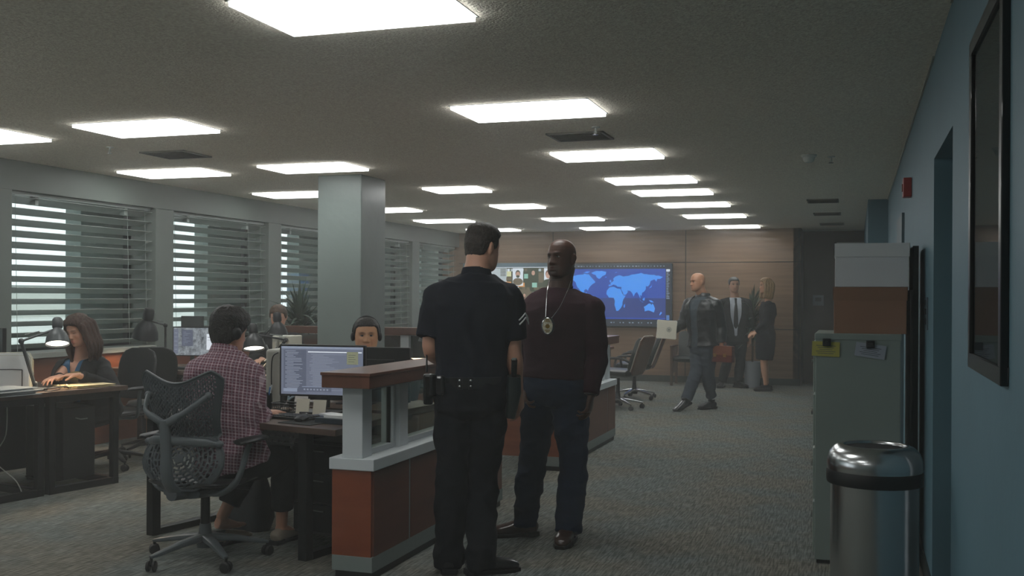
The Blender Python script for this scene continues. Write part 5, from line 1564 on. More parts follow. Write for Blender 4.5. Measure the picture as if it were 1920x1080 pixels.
        m = MB(); m.T = R_
        h = .075 if not low else .05
        m.loft([(0, -.005, .04), (0, .01, .045), (0, .06, .05), (0, .12, .048), (0, .18, .04), (0, .24, .034), (0, .275, .028), (0, L, .022)],
               [(.022, .02), (.036, .036), (.038, .040), (.040, .036), (.047, .028), (.046, .022), (.036, .016), (.012, .006)], side=V((1, 0, 0)), n=22, sup=.8)
        if not low: m.loft([(0, .055, .04), (0, .065, .08), (0, .065, .11)], [(.037, .045), (.04, .044), (.043, .046)], side=V((1, 0, 0)), n=20)
        me = remesh(m, .005, 2)
        o = finish(me, 'shoe', m_, s.t)
        m = MB(); m.T = R_
        pl = [(-.03, -.012), (.03, -.012), (.04, .02), (.037, .1), (.05, .19), (.046, .25), (.028, L), (-.02, L + .003), (-.046, .25), (-.05, .19), (-.037, .1), (-.04, .02)]
        m.prism(pl, .0, .017 if not heel else .008)
        m.prism([(-.033, -.01), (.033, -.01), (.036, .06), (-.036, .06)], -.001, .026)
        m.build('sole', sole, o, bevel=.003)
        return o

M_soleb = mat('sole_black', '#0e0f10', rough=.7)
def cloth(name, col, rough=.85, bs=300, b=.15, var=.08): return mat(name, col, rough=rough, bump=b, bscale=bs, var=var, vscale=6, spec=.25)
short_mask = lambda hl=.072, nape=-.07: (lambda p: max(sstep(hl - .006, hl + .006, p.z - max(0, .03 - abs(p.x)) * .15) if p.y > .035 else 0,
    sstep(.035 + (.0) , .045, p.z) * sstep(.05, .03, p.y) if p.y > .0 else 0,
    sstep(nape, nape + .015, p.z + max(0, (p.y + .06)) * -1.1 + 0) * sstep(.012, -.004, p.y)))

def hl_mask(pts, soft=.007):
    def f(p):
        y = p.y
        if y >= pts[0][0]: h = pts[0][1]
        elif y <= pts[-1][0]: h = pts[-1][1]
        else:
            for (a, ha), (b, hb) in zip(pts[:-1], pts[1:]):
                if b <= y <= a: h = hb + (ha - hb) * (y - b) / (a - b); break
        return sstep(h - soft, h + soft, p.z)
    return f
SHORT = hl_mask([(.085, .066), (.06, .062), (.045, .048), (.038, .02), (.025, .0), (.012, -.012), (.0, .022), (-.02, .025), (-.035, -.01), (-.05, -.045), (-.09, -.06)])
LONGH = hl_mask([(.085, .070), (.065, .055), (.05, .015), (.035, -.04), (.015, -.09), (-.03, -.115)])

# ---- uniformed officer, back to the camera
D = 5.5
M_skinA = skin_mat('skin_fair', '#c09078')
M_uni = cloth('uniform_navy', '#10141f'); M_unit = cloth('uniform_trouser', '#0d1017')
J = dict(pel=at(884, 742, D), waist=at(884, 650, D), neck=at(893, 516, D), head=at(905, 465, D + .03), shL=at(822, 563, D), shR=at(951, 562, D + .02),
         elL=at(808, 655, D + .0), wrL=at(842, 690, D + .22), elR=at(963, 662, D + .0), wrR=at(972, 736, D + .06), hipL=at(854, 765, D), hipR=at(912, 765, D),
         knL=at(847, 905, D - .02), knR=at(905, 905, D + .02), anL=at(843, 1040, 5.49), anR=at(902, 1043, 5.45))
root = at(884, 1070, D); root.z = 0
P = Fig('police officer in navy short sleeve uniform standing with back turned and duty belt', root, rad(14), J, M_skinA, dict(jaw=1.08, width=1.0), head=(-38, -6, 0), wide=1.07, vox=.0055)
fwd = V((-.24, .97, 0)); rgt = V((.97, .24, 0))
P.body({'R': ((.1, .25, -1), (-1, 0, 0), -1, .9), 'L': ((.6, .7, -.1), (0, 0, -1), 1, .5)})
P.hair(SHORT, lambda p: .009 + .010 * sstep(.04, .1, p.z) + .012 * sstep(.05, .09, p.y) * sstep(.05, .08, p.z), mat('hair_brown', '#2c241f', rough=.6, var=.3, vscale=60, bump=.6, bscale=140))
m = MB(); P.torso(m, .022, a=.10, b=.97)
for k in 'LR': P.arm(m, k, .020, upto=.40, cuff=.03)
P.torso(m, .012, a=.9, b=1.0)
me = remesh(m, .006, 3)
shirt = finish(me, 'shirt', M_uni, P.t, fold=folds(.012, (8, 8, 4.5), 1))
# collar
m = MB(); nk = P.J['neck']
m.loft([nk + V((0, -.004, -.035)), nk + V((0, 0, .0)), nk + V((0, .004, .035)), nk + V((0, .004, .032))], [(.095, .085), (.082, .076), (.072, .07), (.066, .064)], side=P.side, n=32, cap=False)
m.build('collar', M_uni, shirt, smooth=True, solid=.004)
# shoulder chevrons on the right sleeve
m = MB()
a, e = P.J['shR'], P.J['elR']; ax = (e - a).normalized(); out = (P.side - ax * P.side.dot(ax)).normalized(); bck = ax.cross(out)
rs = .097
for q in (0, .022):
    for s_ in (-1, 1):
        pts = []
        for k in range(5):
            th = s_ * k / 4 * .55 + .55; pos = a + ax * (.085 + q + .035 * k / 4)
            pts.append(pos + (out * math.cos(th) + bck * math.sin(th)) * rs)
        m.tube(pts, .0042, 6)
m.build('chevron', mat('chevron_grey', '#c9ccca', rough=.6), shirt, smooth=True)
m = MB(); P.torso(m, .022, a=-.2, b=.16)
for k in 'LR': P.leg(m, k, .012, upto=1.0, flare=.045)
for k in 'LR': m.loft([P.J['an' + k] + V((0, 0, .06)), P.J['an' + k] + V((0, .0, .0)), P.J['an' + k] + V((0, .01, -.045))], [(.075, .078), (.079, .084), (.080, .088)], side=P.side, n=20)
tr = finish(remesh(m, .007, 3), 'trousers', M_unit, P.t, fold=folds(.014, (8, 8, 9), 2))
for k, d in (('L', (-.35, .9, 0)), ('R', (.75, .65, 0))): P.shoe(k, d, mat('black_leather', '#121314', rough=.3, coat=.3), M_soleb)
# duty belt
bl = P.J['pel'].lerp(P.J['waist'], .30); up = V((0, 0, 1))
def belt_pt(th, r=1.0, dz=0): return bl + P.side * (.197 * r * math.cos(th)) + V((-P.side.y, P.side.x, 0)) * (.146 * r * math.sin(th)) + up * dz
M_lth = mat('belt_leather', '#101113', rough=.28, coat=.3)
m = MB(); N = 48
vs = []; 
for k in range(N):
    th = 2 * PI * k / N
    for r_, dz in ((1.0, -.028), (1.035, -.028), (1.035, .028), (1.0, .028)): vs.append(belt_pt(th, r_, dz))
fs = []
for k in range(N):
    k2 = (k + 1) % N
    for e_ in range(4): fs.append((k * 4 + e_, k2 * 4 + e_, k2 * 4 + (e_ + 1) % 4, k * 4 + (e_ + 1) % 4))
m.add(vs, fs); belt = m.build('duty_belt', M_lth, P.t, smooth=True)
def on_belt(th, w, h, dp, dz, name, mm, bev=.008):
    c = belt_pt(th, 1.035, dz); tt = (belt_pt(th + .05) - belt_pt(th - .05)).normalized(); nn = tt.cross(up)
    if nn.dot(c - bl) < 0: nn = -nn
    R_ = Matrix.Translation(c + nn * dp / 2) @ Matrix(((tt.x, nn.x, 0, 0), (tt.y, nn.y, 0, 0), (tt.z, nn.z, 1, 0), (0, 0, 0, 1)))
    return MB().box(-w / 2, w / 2, -dp / 2, dp / 2, -h / 2, h / 2, R_).build(name, mm, belt, bevel=bev), R_
for th in (-1.87, -1.60):
    on_belt(th, .026, .062, .006, 0, 'belt_keeper', M_lth, .002)
    m = MB()
    for dz in (-.015, .015):
        c = belt_pt(th, 1.085, dz); m.ball(c, .0075, 10)
    m.build('snap', M_chrome, belt, smooth=True)
on_belt(PI + .35, .07, .12, .045, -.015, 'pouch', M_lth, .014)
on_belt(PI + .05, .065, .16, .05, -.04, 'radio_case', M_lth, .01)
on_belt(PI + .75, .05, .10, .035, -.01, 'handcuff_pouch', M_lth, .014)
c = belt_pt(PI + .05, 1.2, .05)
MB().tube([c, c + V((0, 0, .10))], [.006, .004], 8).build('radio_antenna', M_black, belt)
c = belt_pt(-.42, 1.22, 0)
m = MB(); bk_ = V((-P.side.y, P.side.x, 0))
m.loft([c + V((0, 0, .03)) - bk_ * .01, c + V((0, 0, -.05)), c + V((0, 0, -.12)) + bk_ * .01 - P.side * .008, c + V((0, 0, -.19)) + bk_ * .02 - P.side * .015], [(.036, .046), (.040, .048), (.034, .04), (.024, .026)], side=P.side, n=16, sup=.6)
hol = m.build('holster', mat('holster', '#1b2526', rough=.35, coat=.2), belt, smooth=True)
m = MB(); m.loft([c + V((0, 0, .02)) - bk_ * .01, c + V((0, 0, .06)) - bk_ * .03, c + V((0, 0, .115)) - bk_ * .045], [(.014, .026), (.015, .026), (.016, .028)], side=P.side, n=14, sup=.6)
m.build('gun_grip', M_black, hol, smooth=True)
MB().box(-.012, .012, -.022, .022, -.006, .006, Matrix.Translation(c + V((0, 0, .12)) - bk_ * .04)).build('magazine_base', M_greym, hol, bevel=.003)
for k in 'LR': pass

# ---- detective in maroon sweater
D = 6.33
M_skinB = skin_mat('skin_dark', '#4a2e22')
M_swt = cloth('sweater_maroon', '#362128', .9, 220, .3); M_jean = cloth('denim', '#202e46', .8, 260, .25, .18)
J = dict(pel=at(1042, 724, D), waist=at(1043, 650, D), neck=at(1048, 543, D + .02), head=at(1053, 485, D), shL=at(1107, 582, D - .08), shR=at(1005, 578, D + .10),
         elL=at(1119, 668, D - .1), wrL=at(1108, 742, D - .18), elR=at(988, 668, D + .16), wrR=at(986, 728, D + .02), hipL=at(1068, 752, D - .04), hipR=at(1014, 752, D + .05),
         knL=at(1076, 872, D - .08), knR=at(998, 870, D + .0), anL=at(1066, 985, 6.19), anR=at(984, 976, 6.33))
root = at(1040, 1010, D); root.z = 0
P = Fig('bald bearded person in maroon sweater and jeans facing the officer with neck badge', root, rad(174), J, M_skinB, dict(jaw=1.1, width=1.02, nose_w=1.35, brow=1.2), head=(-16, 5, 2), wide=1.10, vox=.0042)
P.body({'L': ((-.12, -.1, -1), (-1, .1, 0), 1, .8), 'R': ((.2, -.4, -1), (1, 0, 0), -1, .8)}, tint=dict(lip=(.95, .65, .62), brow=(.25, .2, .2), beard=((.32, .3, .3), 'goatee')))
P.eyes('#1a100a')
m = MB(); P.torso(m, .030, a=.10, b=1.0, hem=-.004)
for k in 'LR': P.arm(m, k, .021, upto=.97, cuff=-.004)
def swcut(p):
    q = P.HM.inverted() @ p
    return False
HMI = P.HM.inverted()
shirt = finish(remesh(m, .0055, 3), 'sweater', M_swt, P.t, fold=folds(.009, (6, 6, 9), 4))
nk = P.J['neck']
MB().tube([nk + P.side * (.078 * math.cos(2 * PI * q / 30)) + V((-P.side.y, P.side.x, 0)) * (.078 * math.sin(2 * PI * q / 30)) + V((0, 0, .008 - .022 * math.sin(2 * PI * q / 30) * 1)) for q in range(30)], .009, 8, closed=True).build('neckband', M_swt, shirt, smooth=True)
m = MB(); P.torso(m, .019, a=-.2, b=.14)
for k in 'LR': P.leg(m, k, .013, upto=1.0, flare=.035)
for k in 'LR': m.loft([P.J['an' + k] + V((0, 0, .06)), P.J['an' + k] + V((0, .0, .0)), P.J['an' + k] + V((0, .008, -.035))], [(.071, .073), (.073, .077), (.075, .08)], side=P.side, n=20)
finish(remesh(m, .007, 3), 'jeans', M_jean, P.t, fold=folds(.013, (8, 8, 11), 5))
for k, d in (('L', (.05, -1, 0)), ('R', (-.85, -.5, 0))): P.shoe(k, d, mat('brown_leather', '#3a2219', rough=.32, coat=.25), mat('sole_brown', '#1c1411', rough=.6), L=.30)
c = P.J['wrL'].lerp(P.J['elL'], .06)
MB().tube([c + P.side * (.034 * math.cos(q * PI / 8)) + V((-P.side.y, P.side.x, 0)) * (.034 * math.sin(q * PI / 8)) for q in range(16)], .008, 8, closed=True).build('wrist_watch', M_black, P.t, smooth=True)
# badge on a neck chain
bt = thing('badge', 'oval gold and silver police badge on a neck chain over maroon sweater', 'badge', at(1027, 611, D - .215))
BM = bt.location.copy()
face = V((.17, -.985, 0)).normalized(); sx_ = V((.985, .17, 0))
R_ = Matrix(((sx_.x, -face.x, 0, 0), (sx_.y, -face.y, 0, 0), (0, 0, 1, 0), (0, 0, 0, 1)))
def oval(m, rx, rz_, y0, y1, n=36, z=0):
    m.prism([(rx * math.cos(2 * PI * q / n), rz_ * math.sin(2 * PI * q / n) + z) for q in range(n)], y0, y1, R_ @ Matrix.Rotation(PI / 2, 4, 'X'))
m = MB(); oval(m, .040, .056, -.006, .004); m.build('leather_backing', M_lth, bt, bevel=.002)
m = MB(); oval(m, .031, .046, .004, .009); pl = m.build('shield', mat('badge_metal', '#f0e6c8', rough=.35, metal=.45, var=.3, vscale=120, bump=.8, bscale=90), bt, bevel=.002)
m = MB(); m.tube([R_ @ V((.0315 * math.cos(2 * PI * q / 36), -.009, .0465 * math.sin(2 * PI * q / 36))) for q in range(36)], .0022, 6, closed=True); m.build('rim', M_chrome, pl, smooth=True)
m = MB(); oval(m, .013, .013, .009, .012, 20, -.002)
for z_, w_ in ((.028, .018), (.036, .012), (-.026, .018), (-.034, .012)):
    m.boxc(R_ @ V((0, -.0105, z_)), (w_ * 1.6, .003, .005), R_.to_3x3())
m.build('seal', mat('badge_gold', '#b89a4a', rough=.3, metal=1), pl, smooth=False)
inv = Matrix.Translation(-BM)
ptsL = [at(1070, 527, D - .05), at(1064, 545, D - .165), at(1050, 575, D - .19), at(1033, 598, D - .205)]
ptsR = [at(1031, 527, D - .06), at(1026, 545, D - .15), at(1024, 575, D - .185), at(1023, 598, D - .205)]
bk2 = [at(1069, 522, D + .05), at(1051, 519, D + .09), at(1033, 522, D + .05)]
chain = [inv @ p for p in spline(list(reversed(ptsL)), 6) + spline(bk2, 4) + spline(ptsR, 6)]
MB().tube(chain, .0022, 6).build('chain', M_chrome, bt, smooth=True)

# ---- plaid shirt person seated at the near desk
def plaid():
    m = bpy.data.materials.new('plaid_cotton'); m.use_nodes = True; nt = m.node_tree; b = nt.nodes['Principled BSDF']; b.inputs['Roughness'].default_value = .85
    tc = nt.nodes.new('ShaderNodeTexCoord'); sx = nt.nodes.new('ShaderNodeSeparateXYZ'); nt.links.new(tc.outputs['Object'], sx.inputs[0])
    def M_(op, a, b_=None, c_=None):
        n = nt.nodes.new('ShaderNodeMath'); n.operation = op
        for i, v in enumerate((a, b_, c_)):
            if v is None: continue
            if isinstance(v, (int, float)): n.inputs[i].default_value = v
            else: nt.links.new(v, n.inputs[i])
        return n.outputs[0]
    def line(c, per, w):
        f = M_('FRACT', M_('DIVIDE', c, per)); return M_('LESS_THAN', M_('ABSOLUTE', M_('SUBTRACT', f, .5)), w)
    u = M_('ADD', sx.outputs['X'], M_('MULTIPLY', sx.outputs['Y'], .45)); z = M_('ADD', sx.outputs['Z'], M_('MULTIPLY', sx.outputs['Y'], .2))
    s_ = M_('MULTIPLY', M_('ADD', line(u, .0165, .17), line(z, .0165, .17)), .5)
    t_ = M_('MULTIPLY', M_('ADD', line(M_('ADD', u, .008), .033, .12), line(M_('ADD', z, .008), .033, .12)), .5)
    mx = nt.nodes.new('ShaderNodeMix'); mx.data_type = 'RGBA'; nt.links.new(s_, mx.inputs[0]); mx.inputs[6].default_value = lin('#663848'); mx.inputs[7].default_value = lin('#c9b6bc')
    m2 = nt.nodes.new('ShaderNodeMix'); m2.data_type = 'RGBA'; nt.links.new(M_('MULTIPLY', t_, .6), m2.inputs[0]); nt.links.new(mx.outputs[2], m2.inputs[6]); m2.inputs[7].default_value = lin('#38283e')
    nt.links.new(m2.outputs[2], b.inputs['Base Color'])
    return m
D = 5.75
J = dict(pel=at(436, 862, D), waist=at(424, 775, D - .04), neck=at(420, 663, D + .02), head=at(430, 622, D + .06), shL=at(372, 700, D - .12), shR=at(468, 704, D + .1),
         elL=at(384, 800, D + .12), wrL=at(462, 778, D + .38), elR=at(478, 788, D + .1), wrR=at(497, 776, D + .3), hipL=at(418, 866, D - .03), hipR=at(462, 868, D + .04),
         knL=at(470, 862, D + .38), knR=at(532, 862, D + .30), anL=at(415, 972, 6.05), anR=at(528, 985, 6.12))
root = at(436, 1042, D); root.z = 0
P = Fig('dark haired person in pink plaid shirt seated at desk with back to viewer', root, rad(-8), J, M_skinA, dict(width=.98), head=(-14, -8, 0), wide=.98, vox=.006)
fd = at(560, 765, 6.4) - at(497, 776, 6.05)
P.body({'R': ((.25, .9, .05), (0, 0, -1), -1, .6), 'L': ((.5, .8, 0), (0, 0, -1), 1, .6)}, feet={'L': (.3, .9, 0), 'R': (.1, .95, 0)})
M_hair = mat('hair_black', '#15110f', rough=.5, var=.3, vscale=50, bump=.8, bscale=110)
hr = P.hair(hl_mask([(.085, .06), (.05, .04), (.03, .0), (.01, -.03), (-.02, -.05), (-.05, -.09), (-.09, -.11)]), lambda p: .020 + .012 * sstep(.02, .09, p.z), M_hair, amp=.007, sc=(22, 22, 12))
ma = MB(); ma.T = P.HM
ma.tube([(.092 * math.cos(a), -.02, .03 + .112 * math.sin(a)) for a in [PI * q / 14 for q in range(-1, 16)]], .006, 8)
hp = ma.build('headphones', M_black, P.t, smooth=True)
m = MB(); m.T = P.HM
for q in (-1, 1): m.ball((.094 * q, -.015, -.01), (.016, .03, .035), 14)
m.build('ear_cup', M_black, hp, smooth=True)
m = MB(); P.torso(m, .026, a=-.05, b=1.0, hem=.012)
for k in 'LR': P.arm(m, k, .020, upto=.95, cuff=0)
sh = finish(remesh(m, .006, 3), 'shirt', plaid(), P.t, fold=folds(.010, (6, 6, 8), 7))
nk = P.J['neck']
m = MB(); m.loft([nk + V((0, -.01, -.03)), nk + V((0, 0, .01)), nk + V((0, .008, .045))], [(.088, .08), (.078, .072), (.068, .066)], side=P.side, n=30, cap=False)
m.build('collar', sh.data.materials[0], sh, smooth=True, solid=.004)
m = MB(); P.torso(m, .022, a=-.18, b=.12)
for k in 'LR': P.leg(m, k, .012, upto=.86, flare=.02)
finish(remesh(m, .007, 3), 'trousers', cloth('black_trouser', '#101113'), P.t, fold=folds(.006, (9, 9, 9), 8))
M_flat = mat('beige_shoe', '#8f8474', rough=.5)
for k, d in (('L', (.3, .9, 0)), ('R', (.05, 1, 0))): P.shoe(k, d, M_flat, M_soleb, L=.25, low=True)

# ---- generic seated pose in a local frame facing +Y
def seated(x, y, rz, hz=1.19, lean=.03, elx=.24, ely=.14, elz=.80, wrx=.10, wry=.40, wrz=.80, hd=(0, 0)):
    M_ = Matrix.Translation(V((x, y, 0))) @ Matrix.Rotation(rz, 4, 'Z')
    nz_ = hz - .185
    L_ = dict(pel=(0, -.02, .53), waist=(0, .0, .75), neck=(0, lean, nz_), head=(hd[0], lean + .035 + hd[1], hz), shL=(-.165, lean - .01, nz_ - .06), shR=(.165, lean - .01, nz_ - .06),
              elL=(-elx, ely, elz), elR=(elx, ely, elz), wrL=(-wrx, wry, wrz), wrR=(wrx, wry, wrz), hipL=(-.09, .02, .52), hipR=(.09, .02, .52),
              knL=(-.11, .42, .50), knR=(.11, .42, .50), anL=(-.10, .40, .09), anR=(.10, .44, .09))
    return {k: M_ @ V(v) for k, v in L_.items()}, M_

# ---- man with headset behind the monitors
J, M_ = seated(-3.33, 6.78, rad(205), hz=1.205, lean=.03)
J['head'] = at(687, 628, 7.38); J['neck'] = at(688, 672, 7.42)
M_skinC = skin_mat('skin_tan', '#b98a66')
P = Fig('man with black headset looking over the black monitor', (-3.33, 6.78, 0), rad(205), J, M_skinC, dict(width=1.08, jaw=1.08, nose=.8, nose_w=1.15, brow=.6), head=(2, -3, 0), wide=1.0, vox=.0042)
P.body({'L': ((0, 1, 0), (0, 0, -1), 1, .5), 'R': ((0, 1, 0), (0, 0, -1), -1, .5)})
P.eyes('#1a100a')
P.hair(SHORT, .010, M_hair, amp=.002)
ma = MB(); ma.T = P.HM
ma.tube([(.096 * math.cos(a), -.01, .02 + .112 * math.sin(a)) for a in [PI * q / 14 for q in range(-1, 16)]], .006, 8)
hp = ma.build('headphones', M_black, P.t, smooth=True)
m = MB(); m.T = P.HM
for q in (-1, 1): m.ball((.095 * q, -.005, -.012), (.017, .026, .034), 14)
m.build('ear_cup', M_black, hp, smooth=True)
m = MB(); P.torso(m, .022, a=-.05, b=1.0)
for k in 'LR': P.arm(m, k, .018, upto=.9)
sh = finish(remesh(m, .007, 3), 'shirt', cloth('grey_shirt', '#6f7c80'), P.t, fold=folds(.005, seed=3))
m = MB(); P.torso(m, .018, a=-.18, b=.1)
for k in 'LR': P.leg(m, k, .012, upto=.97, flare=.02)
finish(remesh(m, .008, 3), 'trousers', cloth('dark_trouser', '#1b1d20'), P.t)
for k in 'LR': P.shoe(k, P.M.inverted().to_3x3() @ V((0, 1, 0)), MC['black_leather'], M_soleb)

# ---- woman in blazer at the left desk
J, M_ = seated(-6.02, 7.16, rad(180), hz=1.17, lean=.06)
J['head'] = at(147, 620, 8.33); J['neck'] = at(153, 668, 8.42); J['waist'] = at(170, 725, 8.45); J['pel'] = at(186, 772, 8.5)
J['shL'] = at(192, 690, 8.42); J['shR'] = at(120, 690, 8.4); J['elL'] = at(212, 730, 8.22); J['wrL'] = at(145, 703, 7.95); J['elR'] = at(104, 724, 8.15); J['wrR'] = at(112, 706, 7.93)
M_skinD = skin_mat('skin_pale', '#c9987f')
P = Fig('woman with long brown hair in dark blazer and blue top reading at desk', (-6.02, 7.16, 0), rad(184), J, M_skinD, dict(width=.93, jaw=.9, nose=.75, nose_w=.8, brow=.4), head=(-8, -16, 4), wide=.97, vox=.0055, female=True, hs=.97)
P.body({'L': ((-.75, -.65, .0), (0, 0, -1), 1, .5), 'R': ((-.1, -.9, -.1), (0, 0, -1), -1, .5)}, tint=dict(lip=(.95, .45, .45)))
P.eyes('#20140c', closed=True)
M_hb = mat('hair_chestnut', '#3d281d', rough=.5, var=.45, vscale=30, stretch=(3, 3, .5), bump=.7, bscale=90)
def long_hair(mb, drop=.26, w=1.0):
    random.seed(11)
    for q in (-1, 1):
        for k in range(7):
            a = k / 6; th = rad(55 - 150 * a)
            x0 = .080 * q * abs(math.cos(th)) ** .5 * w + .004 * q; y0 = .085 * math.sin(th) - .02
            x0 = q * (.083 if k < 4 else .083 * (1 - (k - 3) / 4)); y0 = .028 - .038 * k if k < 4 else -.1
            e = drop * random.uniform(.85, 1.08)
            pts = [(x0 * .6, y0 * .6, .09), (x0 * 1.05, y0, .04), (x0 * 1.2, y0, -.05), (x0 * 1.3 + q * .012, y0 + .01, -.13), (x0 * 1.25 + q * .01, y0 + .018, -.20), (x0 * 1.15, y0 + .03, -e)]
            mb.loft(spline(pts, 4), [.012 + .014 * math.sin(PI * min(1, (i + 3) / 22)) for i in range(21)], side=V((0, 1, 0)), n=10)
P.hair(LONGH, lambda p: .020 + .008 * sstep(.0, .1, p.z), M_hb, amp=.005, sc=(45, 45, 8), extra=long_hair, name='hair')
M_blz = cloth('blazer_charcoal', '#1c1d1f'); M_blu = cloth('blouse_blue', '#2f5878', .6)
m = MB(); P.torso(m, .010, a=-.05, b=.97)
for k in 'LR': P.arm(m, k, .008, upto=.12)
HMi = P.HM.inverted(); nkz = P.J['neck']
bl_ = finish(remesh(m, .006, 3), 'blouse', M_blu, P.t, fold=folds(.004, seed=4), cut=lambda p: (p.y - nkz.y) > .0 and p.z > nkz.z - .17 and abs(p.x - nkz.x - .01) < (p.z - (nkz.z - .17)) * .30, solid=.004)
m = MB(); P.torso(m, .024, a=-.10, b=.97)
for k in 'LR': P.arm(m, k, .020, upto=.93)
wz = P.J['pel'].z + .06
finish(remesh(m, .006, 3), 'blazer', M_blz, P.t, fold=folds(.006, seed=5), cut=lambda p: (p.y - nkz.y) > -.01 and p.z > wz and abs(p.x - nkz.x - .01) < .03 + (p.z - wz) * .13, solid=.006)
m = MB(); P.torso(m, .016, a=-.18, b=.1)
for k in 'LR': P.leg(m, k, .010, upto=.97, flare=.02)
finish(remesh(m, .008, 3), 'trousers', MC['dark_trouser'], P.t)
for k in 'LR': P.shoe(k, (0, -1, 0), MC['black_leather'], M_soleb, L=.25, low=True)

# ---- far person in dark jacket behind the raised lamp
J, M_ = seated(-5.74, 9.62, rad(200), hz=1.23, lean=.10)
P = Fig('person in dark jacket seated far behind the raised black lamp', (-5.74, 9.62, 0), rad(200), J, M_skinD, dict(), head=(0, -18, 0), wide=.98, vox=.008)
P.body({'L': ((0, -1, 0), (0, 0, -1), 1, .5), 'R': ((0, -1, 0), (0, 0, -1), -1, .5)})
P.hair(SHORT, .015, mat('hair_tan', '#43301f', rough=.6, var=.3, vscale=40), amp=.004)
m = MB(); P.torso(m, .025, a=-.10, b=.98)
for k in 'LR': P.arm(m, k, .022, upto=.9)
finish(remesh(m, .009, 3), 'jacket', M_blz, P.t, fold=folds(.006, seed=6))
m = MB(); P.torso(m, .016, a=-.18, b=.1)
for k in 'LR': P.leg(m, k, .010, upto=.97, flare=.02)
finish(remesh(m, .01, 3), 'trousers', MC['dark_trouser'], P.t)
for k in 'LR': P.shoe(k, P.M.inverted().to_3x3() @ V((0, 1, 0)), MC['black_leather'], M_soleb)

# ---- walking bald man in leather jacket
D = 13.5
J = dict(pel=at(1320, 650, D), waist=at(1317, 612, D), neck=at(1317, 556, D), head=at(1308, 529, D - .03), shR=at(1294, 571, D + .15), shL=at(1341, 573, D - .13),
         elR=at(1281, 605, D + .16), wrR=at(1263, 619, D + .0), elL=at(1352, 614, D - .12), wrL=at(1353, 645, D - .18), hipR=at(1311, 655, D + .07), hipL=at(1329, 655, D - .07),
         knR=at(1305, 698, D - .02), knL=at(1328, 702, D - .02), anR=at(1287, 749, D - .12), anL=at(1333, 743, D + .12))
root = at(1316, 766, D); root.z = 0
P = Fig('bald man in black leather jacket and grey trousers walking left with folder', root, rad(142), J, skin_mat('skin_light_tan', '#a87a5e'), dict(jaw=1.1, brow=1.2), head=(-12, 0, 0), wide=1.08, vox=.007)
P.body({'R': ((-.9, -.3, -.2), (.2, -.3, -.9), -1, .7), 'L': ((0, 0, -1), (-.6, -.6, 0), 1, 1.3)})
P.eyes('#1a100a')
M_jk = mat('jacket_leather', '#14191a', rough=.38, bump=.4, bscale=20)
m = MB(); P.torso(m, .020, a=-.02, b=.98); P.torso(m, .012, a=.8, b=1.05)
finish(remesh(m, .008, 2), 'shirt', cloth('shirt_slate', '#39434a'), P.t, fold=folds(.004, seed=7))
m = MB(); P.torso(m, .036, a=.02, b=.98, hem=.01)
for k in 'LR': P.arm(m, k, .026, upto=.96)
ny = P.J['neck'].y; nz0 = P.J['neck'].z; px0 = P.J['pel'].x
finish(remesh(m, .008, 3), 'jacket', M_jk, P.t, fold=folds(.008, (7, 7, 9), 8), cut=lambda p: p.y > ny + .02 and abs(p.x - P.J['neck'].x) < .05 + max(0, p.z - nz0 + .25) * .16, solid=.006)
nk = P.J['neck']; m = MB()
m.loft([nk + V((0, -.01, -.05)), nk + V((0, -.005, .0)), nk + V((0, -.008, .045))], [(.125, .105), (.098, .09), (.090, .085)], side=P.side, n=30, cap=False)
m.build('jacket_collar', M_jk, P.t, smooth=True, solid=.008)
m = MB(); P.torso(m, .018, a=-.17, b=.12)
for k in 'LR': P.leg(m, k, .014, upto=1.0, flare=.03)
finish(remesh(m, .008, 3), 'trousers', cloth('trouser_grey', '#3c444c'), P.t, fold=folds(.008, (9, 9, 12), 9))
P.shoe('R', (-.6, -.8, 0), MC['black_leather'], M_soleb, pitch=-18); P.shoe('L', (-.6, -.8, 0), MC['black_leather'], M_soleb)
ft = thing('file_folder', 'white folder with round seal held by the walking bald man', 'folder', at(1250, 618, D - .10), rad(10))
for i, (dy, rr_) in enumerate(((0, 0), (.008, -3), (.016, 2))):
    MB().boxc((0, dy, 0), (.25, .004, .235), Euler((rad(4), rad(4 + rr_), 0))).build('cover' if i == 0 else 'sheets', M_paper if i == 0 else M_paperw, ft, bevel=.002)
m = MB()
for r_ in (.03, .022): m.tube([(.03 + r_ * math.cos(2 * PI * q / 24), -.005, r_ * math.sin(2 * PI * q / 24)) for q in range(24)], .002, 6, closed=True)
m.ball((.03, -.003, 0), (.014, .003, .014), 10)
m.build('round_seal', mat('seal_grey', '#8c8f86', rough=.6), ft, smooth=True)
bc = thing('briefcase', 'reddish brown leather briefcase carried at knee height by walking bald man', 'briefcase', at(1353, 663, D - .20) , rad(-22))
MB().box(-.17, .17, -.04, .04, -.11, .10).build('body', mat('brown_case', '#5a2418', rough=.4, var=.15, vscale=12, coat=.2), bc, bevel=.012)
MB().box(-.172, .172, -.048, -.038, -.02, .10).build('flap', mat('brown_flap', '#6b3a22', rough=.4, bump=.5, bscale=18), bc, bevel=.004)
MB().tube(spline([(-.06, 0, .10), (-.05, 0, .14), (.05, 0, .14), (.06, 0, .10)]), .009, 8).build('handle', MC['brown_case'], bc, smooth=True)
MB().box(-.09, -.05, -.053, -.046, -.04, .0).build('buckle', mat('brass', '#a88a52', rough=.3, metal=1), bc); MB().box(.05, .09, -.053, -.046, -.04, .0).build('buckle', MC['brass'], bc)

